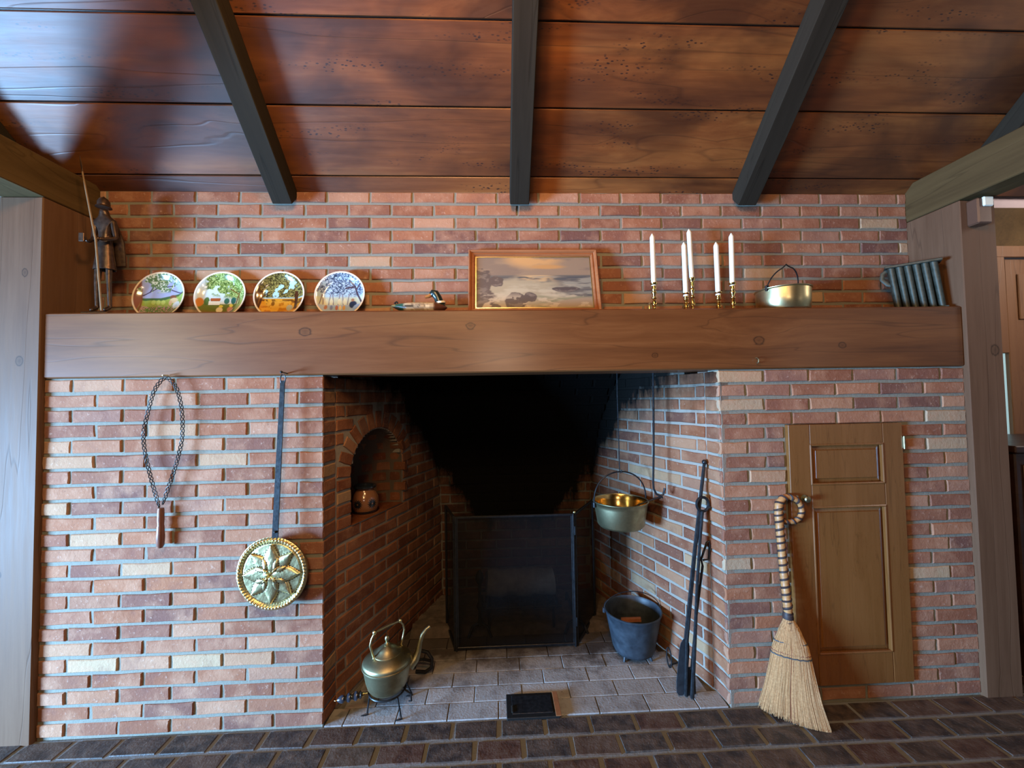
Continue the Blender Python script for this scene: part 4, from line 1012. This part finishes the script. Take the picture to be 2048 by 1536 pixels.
for x, lb in ((1.885, 'beside the wall with the niche'), (2.47, 'beside the hinge of the screen nearest the bucket')):
    an = empty('andiron', (x, .64, 0)); tag(an, 'black iron andiron behind the screen, '+lb, 'andiron', 'andirons behind the screen')
    MB().lathe([(.001,.06),(.020,.06),(.012,.09),(.010,.15),(.022,.17),(.022,.18),(.010,.20),(.009,.30),(.020,.32),(.026,.345),(.020,.37),(.008,.385),(.001,.39)], 18).obj('post', M['iron_dull'], an, True)
    MB().tube([(0,0,.075),(-.045,-.02,.06),(-.07,-.03,.0)], .009).obj('foot', M['iron_dull'], an, True)
    MB().tube([(0,0,.075),(.045,-.02,.06),(.07,-.03,.0)], .009).obj('foot', M['iron_dull'], an, True)
    MB().tube([(0,0,.085),(0,.30,.085),(0,.31,.0)], .010).obj('billet_bar', M['iron_dull'], an, True)
lg = empty('log', (2.14, .765, .255)); tag(lg, 'thick grey log lying on the grate', 'log')
pts = [(-.215+.43*i/10, .004*math.sin(i*2.1), .004*math.cos(i*1.7)) for i in range(11)]
MB().tube(pts, [.082+.004*math.sin(i*1.3) for i in range(11)], 18).obj('bark', M['log'], lg, True)

# ---------------------------------------------------------------- brass pan on trammel hook, second hook
def revolve_path(e, pts, r, name, mat, seg=8, flat=1.0): return MB().tube(pts, r, seg, flat=flat).obj(name, mat, e, True)
h1 = empty('trammel_hook', (2.712, .45, 1.0)); tag(h1, 'thin iron hook rod holding up the brass pan in the fireplace', 'hook')
revolve_path(h1, [(0,0,.60),(-.002,0,.45),(.0,0,.2),(.0,0,.03),(.0,-.004,.012),(.002,-.012,.0),(.004,-.022,.006),(.004,-.024,.018)], .0032, 'rod', M['iron'])
hp_ = empty('hanging_pan', (2.712, .45, .69)); tag(hp_, 'brass pan hanging by its iron bail inside the fireplace', 'pan')
MB().lathe([(.001,.0),(.001,.0),(.095,.0),(.120,.006),(.132,.020),(.148,.120),(.153,.145),(.158,.147),(.158,.152),(.152,.153),(.150,.149)], 56, cap=False).obj('bowl', M['brass_old'], hp_, True, ang=70)
MB().lathe([(.150,.149),(.148,.145),(.143,.120),(.128,.024),(.115,.010),(.001,.006)], 56, cap=False).obj('polished_inside', M['brass'], hp_, True, ang=70)
MB().tube([(.06*math.cos(a)+.0, -.06*math.sin(a), -.002) for a in np.linspace(.4, PI-.4, 9)], .004, 6).obj('foot_rim', M['brass_old'], hp_, True)
pts = []
for i in range(25):
    q = PI*i/24; pts.append((-.158*math.cos(q), -.02*math.cos(q)-.008*math.sin(q), .140+.176*math.sin(q)**.8 if 0 < i < 24 else .138))
revolve_path(hp_, pts, .0042, 'bail', M['iron'])
for s in (-1, 1): MB().bevbox(s*.158-.006, s*.158+.006, s*.02-.012, s*.02+.012, .118, .150, .003).obj('ear', M['iron'], hp_)
ld = empty('ladle', (2.76, .42, .74)); tag(ld, 'iron ladle resting in the hanging brass pan', 'ladle')
revolve_path(ld, [(-.035,.012,.030),(.05,.0,.080),(.12,-.01,.108),(.16,-.015,.122),(.180,-.017,.124),(.188,-.018,.110)], .0052, 'handle', M['iron'])
MB().lathe([(.001,-.015),(.018,-.012),(.030,.0),(.034,.012),(.032,.012),(.026,.0),(.001,-.010)], 20, Matrix.Translation((-.05,.016,.020))).obj('bowl', M['iron'], ld, True)
h2 = empty('hanging_hook', (2.855, .30, .90)); tag(h2, 'long black iron hook hanging empty beside the brass pan', 'hook')
revolve_path(h2, [(.012,0,.70),(.008,0,.50),(.002,0,.25),(-.006,0,.07),(-.004,0,.035),(.008,-.004,.008),(.028,-.008,-.002),(.044,-.010,.008),(.050,-.010,.030),(.052,-.010,.040)], .0058, 'rod', M['iron'])
# the bar they hang from, out of sight up in the flue
tb = empty('flue_bar', (2.14, .45, 1.615)); tag(tb, 'iron bar across the flue behind the mantel', 'bar')
MB().tube([(-.92,0,0),(.92,0,0)], .009).obj('bar', M['iron_dull'], tb); MB().tube([(.727,-.16,0),(.727,.01,0)], .006).obj('arm', M['iron_dull'], tb)

# ---------------------------------------------------------------- bucket
bk = empty('bucket', (2.754, .410, .0), -.2); tag(bk, 'dark grey iron bucket with wire handle on the hearth', 'bucket')
MB().lathe([(.001,.018),(.085,.018),(.106,.026),(.116,.050),(.140,.175),(.152,.236),(.157,.238),(.158,.244),(.152,.246),(.147,.238),(.135,.175),(.110,.052),(.095,.032),(.001,.028)], 56).obj('body', M['bucket'], bk, True, ang=60)
for a in (-2.2, -.6, 1.2): MB().tube([(.095*math.cos(a), .095*math.sin(a), .026), (.105*math.cos(a), .105*math.sin(a), .0)], [.008,.006]).obj('foot', M['bucket'], bk, True)
pts = []
for i in range(25):
    q = PI*i/24; pts.append((-.158*math.cos(q), .02+.035*math.sin(q)+.03*-math.cos(q), .232+.082*math.sin(q)))
revolve_path(bk, pts, .0024, 'bail', M['iron'])
for s in (-1, 1): MB().bevbox(s*.158-.007, s*.158+.007, .02+s*.03-.009, .02+s*.03+.009, .218, .244, .003).obj('ear', M['bucket'], bk)
for i, (a, l_) in enumerate(((.5,.13),(2.2,.14),(-.9,.12),(1.4,.10),(2.9,.11))):
    o = MB().bevbox(-l_/2, l_/2, -.012, .012, -.010, .010, .002).obj('kindling_stick', M['kindling'])
    tag(o, 'short reddish kindling stick lying in the bucket', 'kindling', 'kindling sticks in the bucket')
    o.location = (2.754+.018*math.cos(a*2)-.02, .415+.02*math.sin(a*3), .085+i*.022); o.rotation_euler = (.1, .12*(-1)**i, a)

# ---------------------------------------------------------------- fireplace tools
def tool_frame(p, q): return Vector(p), Vector(q)
t1 = empty('hearth_peel', (2.870, .07, 0)); tag(t1, 'long black iron peel with a flat blade standing on the hearth', 'fireplace tool', 'iron fireplace tools')
o1 = Vector((2.870,.07,0)); L_ = lambda *p: tuple(Vector(p)-o1)
revolve_path(t1, [L_(3.030,.100,1.100), L_(3.020,.098,1.04), L_(2.955,.085,.66), L_(2.895,.074,.27)], [.0075,.0085,.0075,.0070], 'handle', M['iron'])
MB().sphere(L_(3.031,.100,1.108), .0125, 12).obj('knob', M['iron'], t1, True)
m = MB(); ax = (Vector((2.895,.074,.27))-Vector((2.862,.068,.012))); sd = Vector((.93, .12, -.10)).normalized()
out = [(0,.010),(.08,.026),(.2,.031),(.75,.033),(.95,.026),(1,.012)]
vs = []
for t_, w_ in out:
    c = Vector((2.895,.074,.27))-ax*t_-o1
    for s in (-1, 1):
        for d_ in (-.002, .002): vs.append(c+sd*w_*s*.85+Vector((0, d_, 0)))
fs = []
for i in range(len(out)-1):
    a, b = 4*i, 4*i+4
    fs += [(a, a+2, b+2, b), (a+1, b+1, b+3, a+3), (a, b, b+1, a+1), (a+2, a+3, b+3, b+2)]
fs += [(0,1,3,2), (4*len(out)-4, 4*len(out)-2, 4*len(out)-1, 4*len(out)-3)]
m.add(vs, fs); m.obj('blade', M['bucket'], t1)
o2 = Vector((2.905,.05,0)); L2 = lambda *p: tuple(Vector(p)-o2)
t2 = empty('fire_tongs', o2); tag(t2, 'black iron fire tongs with a round loop head leaning on the firebox wall', 'fireplace tool', 'iron fireplace tools')
revolve_path(t2, [L2(3.004,.082,.872), L2(2.985,.078,.74), L2(2.958,.068,.52), L2(2.935,.060,.27), L2(2.908,.050,.012)], [.007,.0075,.0075,.0085,.010], 'arm', M['iron'])
revolve_path(t2, [L2(2.998,.088,.870), L2(2.966,.084,.70), L2(2.930,.078,.45), L2(2.902,.070,.27), L2(2.886,.064,.012)], [.006,.0065,.0065,.008,.009], 'arm', M['iron'])
MB().tube([L2(3.008+.030*math.sin(a), .086, .905-.034*math.cos(a)) for a in np.linspace(0, 2*PI, 20, endpoint=False)], .0072, 8, closed=True).obj('loop', M['iron'], t2, True)
o3 = Vector((2.925,.09,0)); L3 = lambda *p: tuple(Vector(p)-o3)
t3 = empty('ash_shovel', o3); tag(t3, 'iron ash shovel with square bracket handle behind the fire tongs', 'fireplace tool', 'iron fireplace tools')
revolve_path(t3, [L3(3.008,.106,.60), L3(2.965,.100,.36), L3(2.930,.095,.11)], .006, 'handle', M['iron'])
MB().tube([L3(*p) for p in ((3.008,.106,.60),(3.000,.104,.632),(3.030,.100,.715),(3.040,.098,.722),(3.043,.098,.70),(3.036,.100,.632),(3.008,.104,.628))], .0052, 8).obj('grip', M['iron'], t3, True)
m = MB(); m.add([L3(*p) for p in ((2.893,.075,.0),(2.945,.085,.0),(2.950,.100,.12),(2.905,.094,.12),(2.893,.080,.0),(2.945,.090,.0),(2.950,.105,.12),(2.905,.099,.12))], [(0,1,2,3),(4,7,6,5),(0,4,5,1),(1,5,6,2),(2,6,7,3),(3,7,4,0)]); m.obj('blade', M['iron'], t3)
ic = empty('iron_ring', (2.90, .30, 0)); tag(ic, 'thin iron ring handle propped beside the bucket', 'ring')
MB().tube([(.012*math.cos(a), -.02+.01*math.sin(a), .052+.046*math.sin(a)) for a in np.linspace(0, 2*PI, 18, endpoint=False)], .0035, 8, closed=True).obj('ring', M['iron'], ic, True)
MB().tube([(0,-.02,.008),(.03,.0,.004),(.06,.01,.004)], .004).obj('tang', M['iron'], ic, True)

# ---------------------------------------------------------------- trivet and kettle
tv = empty('trivet', (1.475, .075, 0)); tag(tv, 'iron trivet with turned dark wooden handle under the kettle', 'trivet')
KX, KY = 1.475, .085
MB().tube([(.082*math.cos(a), .010+.082*math.sin(a), .094) for a in np.linspace(0, 2*PI, 28, endpoint=False)], .004, 8, closed=True).obj('ring', M['iron'], tv, True)
MB().tube([(-.08,.010,.094),(.08,.010,.094)], .0035).obj('cross_bar', M['iron'], tv, True)
for (x0, y0, x1, y1) in ((-.068,-.035,-.084,-.020), (.060,-.045,.078,-.056), (.070,.06,.095,.090)):
    MB().tube([(x0, y0+.0, .094), (x1, y1, .010)], .0038).tube([(x1+.006, y1, .004), (x1-.006, y1-.004, .003), (x1-.026, y1-.008, .003)], [.005,.007,.002], 8, flat=.5).obj('leg', M['iron'], tv, True)
MB().tube([(.08,.0,.094),(.115,-.02,.085),(.118,-.022,.055),(.105,-.018,.052)], .004).obj('hook_foot', M['iron'], tv, True)
hd = MB(); dirv = Vector((-.165,-.06,.008)).normalized(); base = Vector((-.082,-.022,.098))
q = dirv.to_track_quat('Z', 'Y').to_matrix().to_4x4(); q.translation = base
MB().lathe([(.004,0),(.004,.012),(.009,.014),(.009,.020),(.005,.024)], 16, q).obj('ferrule', M['brass'], tv, True)
MB().lathe([(.005,.022),(.014,.026),(.017,.030),(.013,.036),(.010,.038),(.019,.046),(.019,.052),(.010,.064),(.010,.068),(.018,.076),(.018,.082),(.010,.092),(.009,.096),(.016,.102),(.016,.110),(.012,.118),(.006,.126),(.001,.130)], 20, q).obj('handle', M['blue_paint'], tv, True)
MB().lathe([(.003,.128),(.003,.136),(.001,.138)], 10, q).obj('tip', M['brass'], tv, True)

kt = empty('kettle', (KX, KY, .099)); tag(kt, 'old brass kettle with lid and spout on the iron trivet', 'kettle')
MB().lathe([(.001,0),(.062,0),(.078,.006),(.088,.020),(.097,.050),(.105,.090),(.110,.112),(.1135,.114),(.1135,.120),(.110,.122),(.110,.130),(.106,.136),(.090,.146),(.072,.156),(.060,.160),(.058,.158)], 64).obj('body', M['brass_old'], kt, True, ang=35)
MB().lathe([(.062,.157),(.062,.162),(.058,.165),(.050,.168),(.040,.180),(.026,.190),(.014,.196),(.016,.199),(.008,.203),(.005,.208),(.007,.212),(.010,.220),(.010,.228),(.006,.235),(.001,.237)], 40).obj('lid', M['brass_old'], kt, True, ang=35)
sp = [(.092,.050,.060),(.118,.066,.085),(.132,.074,.120),(.138,.078,.155),(.148,.084,.185),(.165,.094,.205),(.182,.103,.214)]
MB().tube(sp, [.024,.020,.0145,.0115,.0095,.0085,.0075], 16).obj('spout', M['brass_old'], kt, True)
hdir = Vector((.09,.085,0)).normalized(); hc = Vector((-.0,.012,0))
for s, nmz in ((-1, 0), (1, 0)):
    f_ = lambda d_, z: tuple(hc+hdir*d_*s+Vector((0,0,z)))
    MB().tube([f_(.078,.146), f_(.070,.160), f_(.080,.190), f_(.088,.222), f_(.080,.250), f_(.066,.268)], [.0055,.005,.0045,.005,.0042,.005], 10, flat=1.0).obj('upright', M['brass_pale'], kt, True)
    MB().sphere(f_(.066,.272), .0095, 12).obj('handle_knob', M['brass_pale'], kt, True)
MB().tube([tuple(hc+hdir*-.066+Vector((0,0,.272))), tuple(hc+Vector((0,0,.274))), tuple(hc+hdir*.066+Vector((0,0,.272)))], [.0045,.0065,.0045], 12).obj('grip', M['brass_old'], kt, True)

ih = empty('iron_stirrup', (1.60, .33, 0)); tag(ih, 'dark iron loop standing on the hearth behind the kettle', 'iron loop')
MB().tube([(-.055,.02,.012),(-.05,.02,.075),(-.02,.01,.105),(.02,0,.100),(.045,-.01,.07),(.042,-.015,.03),(.01,-.02,.012),(-.04,-.01,.010)], .009, 10).obj('loop', M['iron_dull'], ih, True)
MB().tube([(-.05,.02,.05),(.0,.005,.062),(.045,-.012,.06)], .007, 8).obj('bar', M['iron_dull'], ih, True)

# ---------------------------------------------------------------- ash dump cover set in hearth
ad = empty('ash_dump_cover', (2.03, -.012, 0)); tag(ad, 'flat black iron cover plate set in the front of the hearth', 'cover plate')
MB().bevbox(0, .240, -.006, .142, -.004, .010, .002).obj('plate', M['iron_dull'], ad)
MB().bevbox(.026, .212, .016, .126, .009, .0125, .001).obj('lid', M['iron'], ad)
MB().bevbox(.222, .246, -.006, .142, .0095, .0125, .001).obj('side_strip', M['orange_edge'], ad)
MB().bevbox(.022, .030, .022, .062, .012, .016, .001).obj('catch', M['hole'], ad)

# ---------------------------------------------------------------- corn broom
br = empty('broom', (3.31, -.075, 0)); tag(br, 'corn broom with bound looped handle standing against the cupboard door', 'broom')
top = Vector((-.002, .012, .425))
bl, brr = Vector((-.125, .045, .030)), Vector((.090, -.085, .004))
core = MB(); rows = []
for j in range(9):
    t_ = j/8; w0 = .016+(.0)*t_
    L1 = top+Vector((-.016,0,.0)); R1 = top+Vector((.020,0,0))
    shp = t_**.75
    a_ = L1.lerp(bl, t_); b_ = R1.lerp(brr, t_)
    bulge = .032*math.sin(PI*min(1, t_*1.5))*(1-t_)
    a_ = a_+Vector((-bulge*.9,0,0)); b_ = b_+Vector((bulge*1.1,0,0)); rows.append((a_, b_, .017+.012*math.sin(PI*min(1, t_*1.3))*.8+.006*t_))
vs = []; ng = 16
for a_, b_, th_ in rows:
    c = (a_+b_)/2; h = (b_-a_)/2; nrm = Vector((-h.y, h.x, 0)).normalized()
    for i in range(ng):
        q_ = 2*PI*i/ng; vs.append(c+h*math.cos(q_)*.90+nrm*th_*math.sin(q_)*.72)
fs = [(j*ng+i, j*ng+(i+1) % ng, (j+1)*ng+(i+1) % ng, (j+1)*ng+i) for j in range(8) for i in range(ng)]+[tuple(range(8*ng, 9*ng))]
core.add(vs, fs); co_ = core.obj('brush_head', M['bristle'], br, True); fix_normals(co_)
def strands(nst, mat, rr0, sel):
    m = MB()
    for _ in range(nst):
        s = sel(); q_ = random.choice((-1, 1))*math.sqrt(max(0, 1-s*s)); q_ *= random.uniform(.75, 1.12); s *= random.uniform(.98, 1.05)
        pts = []; j0 = random.uniform(0, .12); jit = random.uniform(-.012, .012); end = 1+random.uniform(-.03, .045)
        for k_ in range(5):
            t_ = j0+(end-j0)*k_/4; f = min(t_, 1)*8; i = min(int(f), 7); g = f-i
            a_ = rows[i][0].lerp(rows[i+1][0], g); b_ = rows[i][1].lerp(rows[i+1][1], g); th_ = rows[i][2]*(1-g)+rows[i+1][2]*g
            c = (a_+b_)/2; h = (b_-a_)/2; nrm = Vector((-h.y, h.x, 0)).normalized()
            p = c+h*(s+jit*k_)+nrm*th_*q_
            if t_ > 1: p = p+((bl+brr)/2-top)*(t_-1)*1.0
            p.z = max(p.z, .003); pts.append(p)
        m.tube(pts, [rr0, rr0, rr0, rr0*.9, rr0*.6], 3, cap=False)
    return m
o = strands(1500, None, .0015, lambda: random.uniform(-1, 1)).obj('bristles', M['bristle'], br); o['kind'] = 'stuff'
o = strands(420, None, .0013, lambda: random.uniform(-1, 1)).obj('brown_bristles', mat_plain('darker_broom_corn', (.42,.22,.095), .7), br); o['kind'] = 'stuff'
o = strands(90, None, .0014, lambda: random.gauss(.0, .06)-.05).obj('dark_bristles', M['bristle_red'], br); o['kind'] = 'stuff'
for jj in (1.9, 2.75, 3.0):
    i = int(jj); g = jj-i; a_ = rows[i][0].lerp(rows[i+1][0], g); b_ = rows[i][1].lerp(rows[i+1][1], g); th_ = rows[i][2]+.001
    c = (a_+b_)/2; h = (b_-a_)/2; nrm = Vector((-h.y, h.x, 0)).normalized(); pts = []
    for k_ in range(40):
        q_ = 2*PI*k_/40; pts.append(c+h*math.cos(q_)*1.05+nrm*(th_*1.08)*math.sin(q_)+Vector((0,0,.0015*math.sin(k_*2.5))))
    MB().tube(pts, .0026 if jj != 2.75 else .0016, 6, closed=True).obj('stitching', M['twine_blue'] if jj != 2.75 else M['bristle_red'], br, True)
hpth = [top+Vector((0,0,-.02)), top+Vector((0,.002,.06)), Vector((-.001,.03,.62)), Vector((.0,.045,.80)), Vector((.0,.050,.90)), Vector((.010,.050,.938)), Vector((.032,.050,.957)), Vector((.065,.048,.955)), Vector((.095,.046,.935)), Vector((.108,.046,.900)), Vector((.100,.046,.868)), Vector((.075,.046,.848)), Vector((.045,.047,.846)), Vector((.020,.048,.850))]
hr = [.0185,.0175,.0165,.0165,.0175,.016,.0135,.012,.0115,.0115,.0115,.011,.010,.008]
# resample path
def resample(P_, R_, n):
    P_ = [Vector(p) for p in P_]; d = [0]
    for a_, b_ in zip(P_, P_[1:]): d.append(d[-1]+(b_-a_).length)
    o_, r_ = [], []
    for i in range(n):
        s = d[-1]*i/(n-1); k_ = max(j for j in range(len(d)) if d[j] <= s+1e-9); k_ = min(k_, len(d)-2); g = (s-d[k_])/(d[k_+1]-d[k_])
        p0, p1_, p2_, p3 = P_[max(k_-1, 0)], P_[k_], P_[k_+1], P_[min(k_+2, len(P_)-1)]
        o_.append(.5*((2*p1_)+(p2_-p0)*g+(2*p0-5*p1_+4*p2_-p3)*g*g+(3*p1_-p0-3*p2_+p3)*g**3)); r_.append(R_[k_]*(1-g)+R_[k_+1]*g)
    return o_, r_, d[-1]
cp_, rp_, LH = resample(hpth, hr, 130)
MB().tube(cp_, [r*(1+.05*math.sin(i*1.9)) for i, r in enumerate(rp_)], 14).obj('handle', M['raffia'], br, True)
def spiral(ph, rad, turns, mat, sgn=1):
    T = []; N_ = None; pts = []
    n = 700
    c2, r2, _ = resample(hpth, hr, n)
    for i in range(n):
        t_ = (c2[min(i+1, n-1)]-c2[max(i-1, 0)]).normalized()
        if N_ is None: N_ = (Vector((0,1,0))-t_*t_.y).normalized()
        N_ = (N_-t_*N_.dot(t_)).normalized(); B2 = t_.cross(N_); q_ = sgn*2*PI*turns*i/n+ph
        pts.append(c2[i]+(N_*math.cos(q_)+B2*math.sin(q_))*(r2[i]+.0006))
    MB().tube(pts, rad, 6).obj('wrapping_cord', mat, br, True)
spiral(0, .0032, 26, M['bind']); spiral(.9, .0022, 26, M['bind'])
MB().tube([top+Vector((0,.001,z)) for z in (.0,.006,.014,.03)], [.0215,.0225,.0215,.019], 16).obj('collar', M['bind'], br, True)
